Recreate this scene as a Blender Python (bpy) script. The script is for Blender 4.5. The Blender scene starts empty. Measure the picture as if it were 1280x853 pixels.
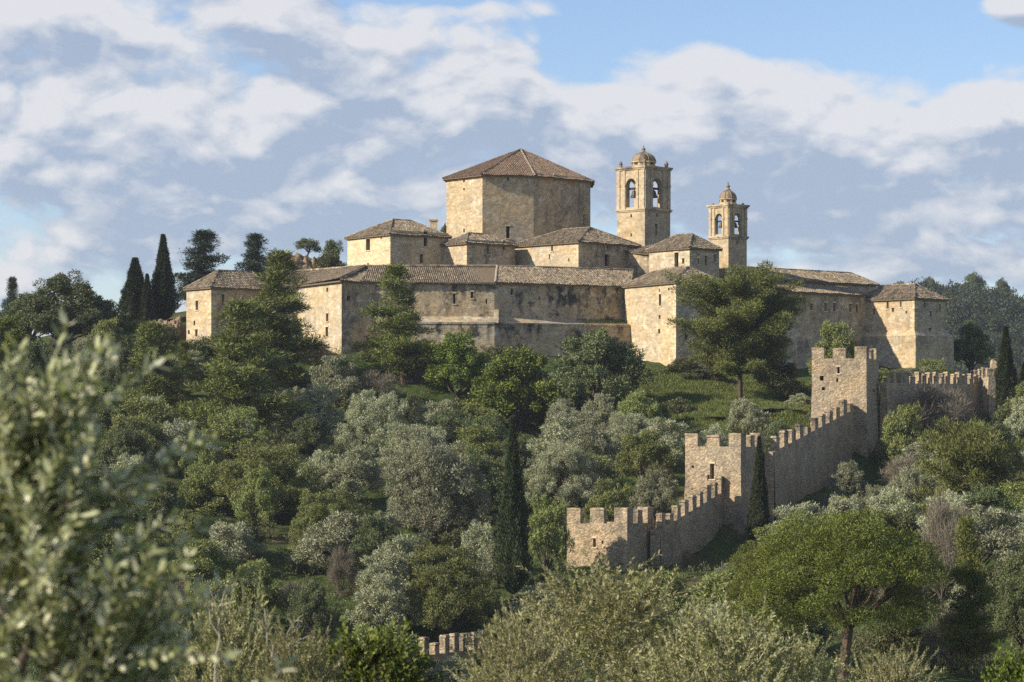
import bpy, math, random
import numpy as np
from mathutils import Vector

random.seed(7)
rng = np.random.default_rng(7)
R = math.radians
scene = bpy.context.scene
COL = scene.collection

# ------------------------------------------------------------------ camera, sky, sun, exposure
FPX, CU, VH = 3630.0, 640.0, 560.0          # focal length in photo pixels, centre column, eye-level row
cam_d = bpy.data.cameras.new('camera')
cam_d.sensor_width = 36.0
cam_d.lens = 36.0 * FPX / 1280.0
cam_d.shift_y = (VH - 426.5) / 1280.0
cam_d.clip_start = 0.1
cam_d.clip_end = 20000
cam_d.dof.use_dof = True
cam_d.dof.focus_distance = 385
cam_d.dof.aperture_fstop = cam_d.lens / 1000.0 / 0.018
cam = bpy.data.objects.new('camera', cam_d)
COL.objects.link(cam)
cam.rotation_euler = (R(90), 0, 0)
scene.camera = cam

SUN_AZ, SUN_EL = -69.0, 28.0                 # azimuth counted from the direction towards the camera, left negative
sdir = Vector((math.sin(R(SUN_AZ)) * math.cos(R(SUN_EL)), -math.cos(R(SUN_AZ)) * math.cos(R(SUN_EL)), math.sin(R(SUN_EL))))
sun_d = bpy.data.lights.new('sun', 'SUN')
sun_d.energy = 4.9
sun_d.angle = R(0.6)
sun_d.color = (1.0, 0.91, 0.77)
sun = bpy.data.objects.new('sun', sun_d)
COL.objects.link(sun)
sun.rotation_euler = (-sdir).to_track_quat('-Z', 'Y').to_euler()
sun.location = (-200, 100, 200)

vs = scene.view_settings
vs.view_transform = 'Standard'
vs.look = 'None'
vs.gamma = 1.0
vs.use_curve_mapping = False
vs.exposure = 0.58
cy = scene.cycles
cy.use_denoising = False
cy.max_bounces = 6
cy.diffuse_bounces = 3
cy.glossy_bounces = 2
cy.transmission_bounces = 4
cy.transparent_max_bounces = 6
cy.volume_bounces = 0
cy.caustics_reflective = False
cy.caustics_refractive = False
cy.sample_clamp_indirect = 6.0


HAZE = 0.00008


class NT:
    """small node-tree helper"""
    def __init__(self, tree):
        self.t = tree

    def n(self, kind, ins=None, **props):
        nd = self.t.nodes.new(kind)
        for k, v in props.items():
            setattr(nd, k, v)
        for k, v in (ins or {}).items():
            if isinstance(v, bpy.types.NodeSocket):
                self.t.links.new(v, nd.inputs[k])
            else:
                nd.inputs[k].default_value = v
        return nd

    def math(self, op, a, b=0.0, c=0.0, clamp=False):
        nd = self.n('ShaderNodeMath', {0: a, 1: b, 2: c}, operation=op, use_clamp=clamp)
        return nd.outputs[0]

    def vmath(self, op, a, b=(0, 0, 0)):
        nd = self.n('ShaderNodeVectorMath', {0: a, 1: b}, operation=op)
        return nd.outputs['Value'] if op in ('LENGTH', 'DOT_PRODUCT', 'DISTANCE') else nd.outputs[0]

    def noise(self, vec, scale, detail=4.0, rough=0.55, dist=0.0):
        return self.n('ShaderNodeTexNoise', {'Vector': vec, 'Scale': scale, 'Detail': detail, 'Roughness': rough, 'Distortion': dist}).outputs[0]

    def smooth(self, x, a, b, lo=0.0, hi=1.0):
        return self.n('ShaderNodeMapRange', {0: x, 1: a, 2: b, 3: lo, 4: hi}, interpolation_type='SMOOTHSTEP').outputs[0]

    def mix(self, f, a, b, blend='MIX'):
        nd = self.n('ShaderNodeMix', data_type='RGBA', blend_type=blend, clamp_factor=True)
        for k, v in ((0, f), (6, a), (7, b)):
            if isinstance(v, bpy.types.NodeSocket):
                self.t.links.new(v, nd.inputs[k])
            else:
                nd.inputs[k].default_value = v if k == 0 else (tuple(v) + (1.0,))[:4]
        return nd.outputs[2]


# --- cloud density as a node group (evaluated twice, so that clouds get lit and shaded sides)
def pdir(u, v):
    return Vector(((u - CU) / FPX, 1.0, (VH - v) / FPX)).normalized()


cg = bpy.data.node_groups.new('cloud_density', 'ShaderNodeTree')
cg.interface.new_socket('Vector', in_out='INPUT', socket_type='NodeSocketVector')
cg.interface.new_socket('Density', in_out='OUTPUT', socket_type='NodeSocketFloat')
g = NT(cg)
gi = g.n('NodeGroupInput')
go = g.n('NodeGroupOutput')
st = g.vmath('MULTIPLY', gi.outputs[0], (1.0, 1.0, 1.7))
warp = g.n('ShaderNodeTexNoise', {'Vector': st, 'Scale': 22.0, 'Detail': 3.0}).outputs['Color']
stw = g.vmath('ADD', st, g.vmath('MULTIPLY', g.vmath('SUBTRACT', warp, (0.5, 0.5, 0.5)), (0.03, 0.03, 0.03)))
base = g.noise(stw, 10.0, 8.0, 0.62)
vor = g.n('ShaderNodeTexVoronoi', {'Vector': stw, 'Scale': 36.0, 'Detail': 1.6, 'Roughness': 0.6}, feature='F1')
dens = g.math('SUBTRACT', g.math('ADD', g.math('MULTIPLY', base, 0.95), 0.125), g.math('MULTIPLY', vor.outputs['Distance'], 0.19))
#        u    v    su   sv   weight
BLOBS = [(930, 165, 210, 115, 0.22), (1130, 170, 220, 100, 0.20), (1290, 160, 160, 80, 0.18), (890, 100, 90, 60, 0.10), (815, 190, 90, 70, 0.10), (745, 122, 40, 26, 0.12),
         (600, 95, 130, 75, 0.20), (430, 100, 120, 70, 0.16), (500, 170, 260, 80, 0.14), (110, 130, 220, 110, 0.22), (300, 170, 200, 100, 0.10), (50, 15, 130, 45, 0.20),
         (370, 255, 260, 34, 0.14), (150, 300, 110, 44, 0.12), (60, 205, 160, 30, 0.08), (1180, 268, 200, 40, 0.10), (1190, 325, 150, 32, 0.10), (1000, 345, 120, 26, 0.05),
         (980, 10, 330, 70, -0.34), (735, 40, 60, 90, -0.24), (470, 10, 200, 22, -0.05), (660, 255, 130, 40, -0.05), (560, 240, 900, 130, 0.10), (260, 215, 240, 60, 0.06), (1040, 250, 300, 60, 0.06),
         (60, 248, 150, 28, -0.05), (1010, 300, 190, 60, 0.10), (40, 235, 150, 50, 0.10), (1280, 8, 60, 26, 0.45), (600, 12, 160, 16, 0.16), (330, 40, 90, 40, 0.06), (300, 25, 280, 55, 0.24), (180, 90, 130, 60, 0.14), (560, 60, 200, 60, 0.06), (520, 40, 120, 30, 0.06), (880, 75, 60, 40, 0.06), (1010, 85, 60, 36, 0.05)]
for (u, v, su, sv, w) in BLOBS:
    d = g.vmath('SUBTRACT', gi.outputs[0], tuple(pdir(u, v)))
    d = g.vmath('MULTIPLY', d, (FPX / su, 1.0, FPX / sv))
    b = g.smooth(g.vmath('LENGTH', d), 0.0, 1.25, w, 0.0)
    dens = g.math('ADD', dens, b)
zz = g.n('ShaderNodeSeparateXYZ', {0: gi.outputs[0]}).outputs[2]
dens = g.math('ADD', dens, g.smooth(zz, 0.02, 0.13, 0.075, 0.0))   # clouds crowd together towards the horizon
cg.links.new(dens, go.inputs[0])

world = bpy.data.worlds.new('World')
scene.world = world
world.use_nodes = True
world.cycles.sampling_method = 'NONE'
wt = world.node_tree
wt.nodes.clear()
w = NT(wt)
tc = w.n('ShaderNodeTexCoord')
sky = w.n('ShaderNodeTexSky', sky_type='NISHITA', sun_disc=False, sun_elevation=R(SUN_EL),
          sun_rotation=math.atan2(sdir.x, sdir.y), altitude=200.0, air_density=1.0, dust_density=0.15, ozone_density=2.2)
dirv = tc.outputs['Generated']
c1 = w.n('ShaderNodeGroup', node_tree=cg)
wt.links.new(dirv, c1.inputs[0])
c2 = w.n('ShaderNodeGroup', node_tree=cg)
wt.links.new(w.vmath('ADD', dirv, (-0.006, 0.0, 0.013)), c2.inputs[0])
c3 = w.n('ShaderNodeGroup', node_tree=cg)
wt.links.new(w.vmath('ADD', dirv, (-0.0025, 0.0, 0.0045)), c3.inputs[0])
D1, D2 = c1.outputs[0], c2.outputs[0]
relief = w.math('MULTIPLY', w.math('SUBTRACT', c3.outputs[0], D1), 4.5)
alpha = w.smooth(D1, 0.405, 0.57)
shade = w.smooth(w.math('SUBTRACT', w.math('MULTIPLY', D2, 1.6), w.math('MULTIPLY', D1, 0.6)), 0.30, 0.86)
fine = w.noise(w.vmath('MULTIPLY', dirv, (1, 1, 2.4)), 13.0, 5.0, 0.6)
shade = w.math('ADD', shade, w.math('MULTIPLY', w.math('SUBTRACT', fine, 0.47), 1.5), clamp=True)
shade = w.math('MULTIPLY', shade, w.math('ADD', 0.02, w.math('MULTIPLY', w.noise(w.vmath('MULTIPLY', dirv, (1, 1, 2.4)), 19.0, 5.0, 0.58), 1.75)), clamp=True)
shade = w.math('ADD', shade, w.math('ADD', relief, 0.06), clamp=True)
lit_c, dark_c = (4.5, 4.45, 4.5), (2.05, 2.5, 3.3)
cloud = w.mix(w.math('ADD', 0.06, w.math('MULTIPLY', shade, 0.92)), lit_c, dark_c)
blue = w.mix(1.0, sky.outputs[0], (0.72, 0.73, 0.83), 'MULTIPLY')
skyc = w.mix(w.math('MULTIPLY', alpha, 0.9), blue, cloud)
bg = w.n('ShaderNodeBackground', {'Color': skyc, 'Strength': 0.124})
wo = w.n('ShaderNodeOutputWorld')
wt.links.new(bg.outputs[0], wo.inputs[0])


# ------------------------------------------------------------------ helpers
def X(u, Y):
    return (u - CU) / FPX * Y


def Zv(v, Y):
    return (VH - v) / FPX * Y


def P2(u, Y):
    return np.array((X(u, Y), Y))


def link(o, parent=None):
    COL.objects.link(o)
    if parent is not None:
        o.parent = parent
    return o


def tag(o, label=None, cat=None, group=None, kind=None):
    if label:
        o['label'] = label
    if cat:
        o['category'] = cat
    if group:
        o['group'] = group
    if kind:
        o['kind'] = kind
    return o


def thing(name, label, cat, loc=(0, 0, 0), group=None):
    o = bpy.data.objects.new(name, None)
    o.empty_display_size = 0.5
    o.location = loc
    link(o)
    return tag(o, label, cat, group, 'thing')


class MB:
    """collects polygons (world coordinates) with UVs (metres), and (height, stain) in a second UV map"""
    def __init__(self):
        self.v, self.f, self.uv, self.uv2, self.r = [], [], [], [], []

    def poly(self, pts, uv=None, uv2=None, rnd=0.5):
        i0 = len(self.v)
        self.v.extend([tuple(map(float, p)) for p in pts])
        self.f.append(tuple(range(i0, i0 + len(pts))))
        if uv is None:
            # box projection
            a, b, c = (np.array(pts[k], float) for k in (0, 1, 2))
            n = np.abs(np.cross(b - a, c - a))
            k = int(np.argmax(n))
            uv = [((p[1], p[2]) if k == 0 else (p[0], p[2]) if k == 1 else (p[0], p[1])) for p in pts]
        self.uv.extend([(float(q[0]), float(q[1])) for q in uv])
        self.uv2.extend([(float(q[0]), float(q[1])) for q in (uv2 or [(0.5, 0.3)] * len(pts))])
        self.r.append(rnd)

    def box(self, c, ex, ey, ez, top_scale=1.0, uv2=(0.5, 0.3), jit=0.0, rnd=0.5):
        """box from centre of base c, half-extent vectors ex, ey and full height vector ez"""
        c, ex, ey, ez = (np.array(q, float) for q in (c, ex, ey, ez))
        lo = [c - ex - ey, c + ex - ey, c + ex + ey, c - ex + ey]
        hi = [c + ez + (p - c) * top_scale + rng.uniform(-1, 1, 3) * jit for p in lo]
        wx, wy, h = 2 * np.linalg.norm(ex), 2 * np.linalg.norm(ey), np.linalg.norm(ez)
        for i in range(4):
            j = (i + 1) % 4
            ww = wx if i % 2 == 0 else wy
            o = lo[i][0] + lo[i][1]
            self.poly([lo[i], lo[j], hi[j], hi[i]], [(o, lo[i][2]), (o + ww, lo[i][2]), (o + ww, lo[i][2] + h), (o, lo[i][2] + h)], [uv2] * 4, rnd)
        self.poly(hi, None, [uv2] * 4, rnd)
        self.poly(lo[::-1], None, [uv2] * 4, rnd)

    def lathe(self, c, prof, n=16, rot=0.0, uv2=(0.5, 0.3)):
        """profile of (radius, z) from bottom to top round centre c"""
        ring = lambda r, z: [(c[0] + r * math.cos(rot + 2 * math.pi * k / n), c[1] + r * math.sin(rot + 2 * math.pi * k / n), c[2] + z) for k in range(n)]
        for (r0, z0), (r1, z1) in zip(prof, prof[1:]):
            a, b = ring(r0, z0), ring(r1, z1)
            for k in range(n):
                j = (k + 1) % n
                L = 2 * math.pi * max(r0, r1) / n
                self.poly([a[k], a[j], b[j], b[k]] if r1 > 1e-4 else [a[k], a[j], b[k]],
                          ([(k * L, z0), (k * L + L, z0), (k * L + L, z1), (k * L, z1)] if r1 > 1e-4 else [(k * L, z0), (k * L + L, z0), (k * L, z1)]),
                          [uv2] * (4 if r1 > 1e-4 else 3))

    def tube(self, pts, rad, n=6, rnd=0.5):
        pts = [np.array(p, float) for p in pts]
        rings = []
        for i, p in enumerate(pts):
            t = pts[min(i + 1, len(pts) - 1)] - pts[max(i - 1, 0)]
            t = t / (np.linalg.norm(t) + 1e-9)
            a = np.cross(t, (0.3, 0.9, 0.2))
            a /= np.linalg.norm(a) + 1e-9
            b = np.cross(t, a)
            rings.append([p + rad[i] * (a * math.cos(2 * math.pi * k / n) + b * math.sin(2 * math.pi * k / n)) for k in range(n)])
        for i in range(len(pts) - 1):
            for k in range(n):
                j = (k + 1) % n
                self.poly([rings[i][k], rings[i][j], rings[i + 1][j], rings[i + 1][k]], [(k / n, i), ((k + 1) / n, i), ((k + 1) / n, i + 1), (k / n, i + 1)], None, rnd)

    def mesh(self, name, mat, smooth=False):
        me = bpy.data.meshes.new(name)
        me.from_pydata(self.v, [], self.f)
        l1 = me.uv_layers.new(name='UVMap')
        l1.data.foreach_set('uv', np.array(self.uv, np.float32).ravel())
        l2 = me.uv_layers.new(name='wear')
        l2.data.foreach_set('uv', np.array(self.uv2, np.float32).ravel())
        at = me.attributes.new('rnd', 'FLOAT', 'FACE')
        at.data.foreach_set('value', np.array(self.r, np.float32))
        if smooth:
            me.polygons.foreach_set('use_smooth', np.ones(len(me.polygons), bool))
        if mat:
            me.materials.append(mat)
        me.update()
        return me

    def build(self, name, mat, parent=None, smooth=False):
        return link(bpy.data.objects.new(name, self.mesh(name, mat, smooth)), parent)


def np_mesh(name, V, F, mat, rnd=None, smooth=False):
    """mesh from numpy arrays, F of constant corner count"""
    me = bpy.data.meshes.new(name)
    n, k = F.shape
    me.vertices.add(len(V))
    me.vertices.foreach_set('co', V.astype(np.float32).ravel())
    me.loops.add(n * k)
    me.loops.foreach_set('vertex_index', F.astype(np.int32).ravel())
    me.polygons.add(n)
    me.polygons.foreach_set('loop_start', np.arange(0, n * k, k, dtype=np.int32))
    me.polygons.foreach_set('loop_total', np.full(n, k, np.int32))
    if smooth:
        me.polygons.foreach_set('use_smooth', np.ones(n, bool))
    if rnd is not None:
        at = me.attributes.new('rnd', 'FLOAT', 'FACE')
        at.data.foreach_set('value', rnd.astype(np.float32))
    me.materials.append(mat)
    me.update(calc_edges=True)
    return me


# ------------------------------------------------------------------ materials
def new_mat(name):
    m = bpy.data.materials.new(name)
    m.use_nodes = True
    m.node_tree.nodes.clear()
    t = NT(m.node_tree)
    out = t.n('ShaderNodeOutputMaterial')
    return m, t, out


def stone_mat(name, c_a, c_b, c_c, dark, c_d=(0.42, 0.28, 0.14), course=(0.62, 0.30), stain=1.0, bump=0.5, cells=0.6):
    m, t, out = new_mat(name)
    uv = t.n('ShaderNodeUVMap', uv_map='UVMap').outputs[0]
    wear = t.n('ShaderNodeSeparateXYZ', {0: t.n('ShaderNodeUVMap', uv_map='wear').outputs[0]})
    pos = t.n('ShaderNodeNewGeometry').outputs['Position']
    wob = t.n('ShaderNodeTexNoise', {'Vector': pos, 'Scale': 0.9, 'Detail': 2.0}).outputs['Color']
    uvw = t.vmath('ADD', uv, t.vmath('MULTIPLY', t.vmath('SUBTRACT', wob, (0.5, 0.5, 0.5)), (0.25, 0.16, 0)))
    br = t.n('ShaderNodeTexBrick', {'Vector': uvw, 'Color1': (0.30, 0.30, 0.30, 1), 'Color2': (0.74, 0.74, 0.74, 1), 'Mortar': (0.62, 0.62, 0.62, 1), 'Scale': 1.0,
                                     'Mortar Size': 0.022, 'Mortar Smooth': 0.4, 'Brick Width': course[0], 'Row Height': course[1]}, offset=0.45)
    big = t.noise(pos, 0.16, 5.0, 0.6)
    mid = t.noise(pos, 0.75, 5.0, 0.62)
    fine = t.noise(pos, 4.0, 5.0, 0.8)
    col = t.mix(t.smooth(big, 0.38, 0.62), c_a, c_b)
    col = t.mix(t.smooth(mid, 0.50, 0.72), col, c_c)
    col = t.mix(t.math('MULTIPLY', t.smooth(t.noise(pos, 0.42, 5.0, 0.65), 0.52, 0.66), 0.4), col, c_d)
    vo = t.n('ShaderNodeTexVoronoi', {'Vector': t.vmath('MULTIPLY', uvw, (1.0 / course[0], 1.0 / course[1], 1)), 'Scale': 1.0, 'Randomness': 0.8})
    cell = t.n('ShaderNodeSeparateColor', {0: vo.outputs['Color']}).outputs[0]
    bw = t.n('ShaderNodeRGBToBW', {0: br.outputs[0]}).outputs[0]
    bw = t.math('ADD', t.math('MULTIPLY', bw, 1.0 - cells), t.math('MULTIPLY', t.math('ADD', 0.1, t.math('MULTIPLY', cell, 0.85)), cells))
    f = t.math('ADD', 0.68, t.math('MULTIPLY', bw, 0.64))
    f = t.math('MULTIPLY', f, t.math('ADD', 0.42, t.math('MULTIPLY', fine, 1.16)))
    f = t.math('MULTIPLY', f, t.math('ADD', 0.72, t.math('MULTIPLY', t.noise(pos, 1.9, 3.0, 0.6), 0.56)))
    grey = t.n('ShaderNodeCombineColor', {0: f, 1: f, 2: f}).outputs[0]
    col = t.mix(1.0, col, grey, 'MULTIPLY')
    # rain streaks and lichen: narrow and tall, most of them hanging from the wall head
    sp = t.vmath('MULTIPLY', t.vmath('ADD', pos, t.vmath('MULTIPLY', wob, (1.5, 1.5, 0))), (0.62, 0.62, 0.15))
    streak = t.smooth(t.noise(sp, 1.0, 6.0, 0.65), 0.47, 0.68)
    hang = t.math('MULTIPLY', t.smooth(wear.outputs[0], 0.25, 0.95), wear.outputs[1])
    blot = t.math('MULTIPLY', t.smooth(t.noise(pos, 0.33, 6.0, 0.7), 0.50, 0.66), 0.85)
    blot = t.math('MULTIPLY', blot, wear.outputs[1])
    s = t.math('MULTIPLY', t.math('MAXIMUM', t.math('MULTIPLY', streak, hang), blot), stain, clamp=True)
    col = t.mix(s, col, dark)
    h = t.math('ADD', t.math('ADD', t.math('MULTIPLY', br.outputs['Fac'], -0.6 * (1 - cells)), t.math('MULTIPLY', vo.outputs['Distance'], -0.7 * cells)), t.math('ADD', t.math('MULTIPLY', fine, 0.5), t.math('MULTIPLY', mid, 0.8)))
    bp = t.n('ShaderNodeBump', {'Height': h, 'Strength': bump, 'Distance': 0.12})
    bs = t.n('ShaderNodeBsdfPrincipled', {'Base Color': col, 'Roughness': 0.92, 'Normal': bp.outputs[0], 'Specular IOR Level': 0.15})
    t.t.links.new(bs.outputs[0], out.inputs[0])
    return m


M = {}
M['stone'] = stone_mat('warm_limestone', (0.47, 0.355, 0.205), (0.40, 0.335, 0.235), (0.60, 0.51, 0.365), (0.06, 0.055, 0.048))
M['plaster'] = stone_mat('pale_plastered_stone', (0.58, 0.45, 0.27), (0.54, 0.43, 0.27), (0.62, 0.50, 0.33), (0.10, 0.085, 0.065), stain=0.6, bump=0.35)
M['ashlar'] = stone_mat('dressed_ashlar', (0.45, 0.345, 0.205), (0.40, 0.325, 0.22), (0.53, 0.44, 0.30), (0.085, 0.075, 0.06), course=(0.8, 0.4), bump=0.35, cells=0.2)
M['dome'] = stone_mat('dark_dome_stone', (0.27, 0.205, 0.13), (0.22, 0.175, 0.12), (0.33, 0.26, 0.18), (0.06, 0.052, 0.042), course=(0.5, 0.3), bump=0.4)
M['rubble'] = stone_mat('brown_rubble_stone', (0.40, 0.30, 0.185), (0.33, 0.265, 0.18), (0.46, 0.355, 0.22), (0.07, 0.06, 0.05), c_d=(0.36, 0.25, 0.13), course=(0.27, 0.17), stain=1.0, bump=0.9, cells=1.0)


def tile_mat(name, cols):
    m, t, out = new_mat(name)
    rnd = t.n('ShaderNodeAttribute', attribute_name='rnd').outputs['Fac']
    pos = t.n('ShaderNodeNewGeometry').outputs['Position']
    ramp = t.n('ShaderNodeValToRGB', {0: rnd})
    cr = ramp.color_ramp
    cr.elements[0].color = cols[0] + (1,)
    cr.elements[1].color = cols[-1] + (1,)
    for i, c in enumerate(cols[1:-1]):
        e = cr.elements.new((i + 1) / (len(cols) - 1))
        e.color = c + (1,)
    moss = t.smooth(t.noise(pos, 0.5, 6.0, 0.7), 0.50, 0.70)
    col = t.mix(t.math('MULTIPLY', moss, 0.65), ramp.outputs[0], (0.10, 0.095, 0.05))
    f = t.math('ADD', 0.6, t.math('MULTIPLY', t.noise(pos, 6.0, 3.0, 0.7), 0.8))
    col = t.mix(1.0, col, t.n('ShaderNodeCombineColor', {0: f, 1: f, 2: f}).outputs[0], 'MULTIPLY')
    bs = t.n('ShaderNodeBsdfPrincipled', {'Base Color': col, 'Roughness': 0.9, 'Specular IOR Level': 0.15})
    t.t.links.new(bs.outputs[0], out.inputs[0])
    return m


M['tile'] = tile_mat('weathered_roof_tile', [(0.12, 0.09, 0.06), (0.24, 0.18, 0.115), (0.34, 0.27, 0.185), (0.22, 0.185, 0.13), (0.46, 0.38, 0.27)])
M['tile_red'] = tile_mat('reddish_roof_tile', [(0.15, 0.098, 0.065), (0.22, 0.145, 0.095), (0.28, 0.19, 0.13), (0.20, 0.15, 0.11), (0.34, 0.25, 0.175)])


def simple_mat(name, c1, c2, scale=2.0, rough=0.9, metal=0.0, bump=0.3):
    m, t, out = new_mat(name)
    pos = t.n('ShaderNodeNewGeometry').outputs['Position']
    nz = t.noise(pos, scale, 6.0, 0.65)
    col = t.mix(t.smooth(nz, 0.3, 0.7), c1, c2)
    bp = t.n('ShaderNodeBump', {'Height': nz, 'Strength': bump, 'Distance': 0.1})
    bs = t.n('ShaderNodeBsdfPrincipled', {'Base Color': col, 'Roughness': rough, 'Metallic': metal, 'Normal': bp.outputs[0], 'Specular IOR Level': 0.2})
    t.t.links.new(bs.outputs[0], out.inputs[0])
    return m


M['dark'] = simple_mat('dark_shutter', (0.03, 0.025, 0.02), (0.055, 0.045, 0.035), 6.0)
M['bronze'] = simple_mat('dark_bronze', (0.06, 0.05, 0.03), (0.10, 0.085, 0.05), 8.0, 0.5, 0.8)
M['mortar'] = simple_mat('ridge_mortar', (0.30, 0.24, 0.17), (0.42, 0.35, 0.26), 4.0)
M['rock'] = simple_mat('ochre_rock', (0.17, 0.115, 0.07), (0.31, 0.23, 0.145), 0.7, bump=1.0)
M['bark'] = simple_mat('grey_brown_bark', (0.055, 0.042, 0.032), (0.12, 0.095, 0.075), 5.0, bump=0.8)
M['bark_pine'] = simple_mat('red_brown_pine_bark', (0.06, 0.042, 0.03), (0.14, 0.095, 0.065), 4.0, bump=0.8)
M['bark_pale'] = simple_mat('pale_dry_wood', (0.33, 0.28, 0.20), (0.46, 0.40, 0.30), 9.0, bump=0.4)


def ground_mat():
    m, t, out = new_mat('grass_and_earth')
    pos = t.n('ShaderNodeNewGeometry').outputs['Position']
    a = t.noise(pos, 0.09, 5.0, 0.6)
    b = t.noise(pos, 0.8, 6.0, 0.7)
    c = t.noise(pos, 5.0, 3.0, 0.7)
    col = t.mix(t.smooth(b, 0.35, 0.65), (0.045, 0.07, 0.018), (0.085, 0.115, 0.028))
    col = t.mix(t.smooth(a, 0.52, 0.66), col, (0.13, 0.10, 0.055))
    f = t.math('ADD', 0.55, t.math('MULTIPLY', c, 0.9))
    col = t.mix(1.0, col, t.n('ShaderNodeCombineColor', {0: f, 1: f, 2: f}).outputs[0], 'MULTIPLY')
    bp = t.n('ShaderNodeBump', {'Height': t.math('ADD', b, c), 'Strength': 0.8, 'Distance': 0.3})
    bs = t.n('ShaderNodeBsdfPrincipled', {'Base Color': col, 'Roughness': 0.95, 'Normal': bp.outputs[0], 'Specular IOR Level': 0.1})
    t.t.links.new(bs.outputs[0], out.inputs[0])
    return m


M['ground'] = ground_mat()


def leaf_mat(name, c1, c2, c3, trans=0.25, var=0.35, rough=0.6, patch=0.5):
    """c1..c3: leaf colours, by leaf; each tree is shifted a little as a whole"""
    m, t, out = new_mat(name)
    rnd = t.n('ShaderNodeAttribute', attribute_name='rnd').outputs['Fac']
    oi = t.n('ShaderNodeObjectInfo')
    tco = t.n('ShaderNodeTexCoord').outputs['Object']
    ramp = t.n('ShaderNodeValToRGB', {0: rnd})
    cr = ramp.color_ramp
    cr.elements[0].color = c1 + (1,)
    cr.elements[1].color = c3 + (1,)
    cr.elements.new(0.55).color = c2 + (1,)
    f = t.math('ADD', 1.0 - var / 2, t.math('MULTIPLY', oi.outputs['Random'], var))
    pt = t.noise(tco, 0.7, 3.0, 0.6)
    f = t.math('MULTIPLY', f, t.math('ADD', 1.0 - patch / 2, t.math('MULTIPLY', pt, patch)))
    col = t.mix(1.0, ramp.outputs[0], t.n('ShaderNodeCombineColor', {0: f, 1: f, 2: f}).outputs[0], 'MULTIPLY')
    hs = t.n('ShaderNodeHueSaturation', {'Color': col, 'Hue': t.math('ADD', 0.488, t.math('MULTIPLY', oi.outputs['Random'], 0.024)), 'Saturation': 1.0})
    bs = t.n('ShaderNodeBsdfPrincipled', {'Base Color': hs.outputs[0], 'Roughness': rough, 'Specular IOR Level': 0.22})
    tr = t.n('ShaderNodeBsdfTranslucent', {'Color': hs.outputs[0]})
    mx = t.n('ShaderNodeMixShader', {0: trans, 1: bs.outputs[0], 2: tr.outputs[0]})
    t.t.links.new(mx.outputs[0], out.inputs[0])
    return m


M['olive'] = leaf_mat('olive_leaves', (0.18, 0.19, 0.10), (0.30, 0.31, 0.17), (0.46, 0.455, 0.30), 0.15, 0.5)
M['olive_green'] = leaf_mat('green_olive_leaves', (0.12, 0.145, 0.036), (0.20, 0.22, 0.06), (0.30, 0.305, 0.12), 0.15, 0.5)
M['olive_near'] = leaf_mat('near_olive_leaves', (0.16, 0.175, 0.055), (0.38, 0.38, 0.18), (0.72, 0.69, 0.50), 0.25, 0.1, rough=0.4)
M['olive_gold'] = leaf_mat('yellowish_olive_leaves', (0.15, 0.155, 0.05), (0.27, 0.265, 0.10), (0.50, 0.46, 0.26), 0.3, 0.2)
M['pine'] = leaf_mat('pine_needles', (0.075, 0.095, 0.024), (0.14, 0.155, 0.036), (0.25, 0.245, 0.07), 0.15)
M['pine_dark'] = leaf_mat('dark_conifer_needles', (0.026, 0.042, 0.026), (0.042, 0.060, 0.036), (0.065, 0.082, 0.045), 0.15)
M['stone_pine'] = leaf_mat('umbrella_pine_needles', (0.065, 0.09, 0.014), (0.13, 0.155, 0.024), (0.24, 0.245, 0.05), 0.15)
M['cypress'] = leaf_mat('cypress_scales', (0.026, 0.040, 0.016), (0.045, 0.060, 0.022), (0.085, 0.095, 0.038), 0.12)
M['broad'] = leaf_mat('bright_green_leaves', (0.085, 0.12, 0.015), (0.14, 0.18, 0.026), (0.22, 0.245, 0.05), 0.15)
M['holm'] = leaf_mat('dark_green_leaves', (0.07, 0.095, 0.033), (0.125, 0.15, 0.056), (0.21, 0.225, 0.105), 0.15)
M['far'] = leaf_mat('far_wood_leaves', (0.035, 0.055, 0.028), (0.055, 0.075, 0.035), (0.085, 0.10, 0.045), 0.15)
M['twig'] = leaf_mat('leafless_twigs', (0.12, 0.10, 0.07), (0.19, 0.16, 0.11), (0.28, 0.235, 0.165), 0.0)
M['scrub'] = leaf_mat('scrub_leaves', (0.055, 0.068, 0.022), (0.105, 0.112, 0.04), (0.20, 0.19, 0.085), 0.15)
M['grass'] = leaf_mat('grass_blades', (0.095, 0.125, 0.024), (0.15, 0.18, 0.036), (0.26, 0.245, 0.10), 0.4, 0.35)

# ------------------------------------------------------------------ terrain
TP = []  # x, y, z


def tp(u, v, Y):
    TP.append((X(u, Y), Y, Zv(v, Y)))


# under the castle (base rows of the walls as seen)
for a in [(150, 425, 440), (200, 408, 442), (229, 432, 434), (264, 432, 428), (330, 436, 432), (427, 442, 423), (520, 446, 421), (618, 447, 421), (720, 452, 427),
          (845, 461, 421), (920, 466, 428), (1000, 470, 432), (1090, 466, 441), (1143, 462, 440), (1187, 463, 446), (60, 430, 430), (-60, 440, 420)]:
    tp(*a)
for (x, y, z) in [(-60, 480, 21), (0, 470, 20), (45, 470, 18), (-20, 520, 18), (50, 520, 12), (-90, 520, 14), (0, 560, 9), (-32, 470, 23), (85, 480, 6), (110, 430, -2), (110, 520, -4)]:
    TP.append((x, y, z))
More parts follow.
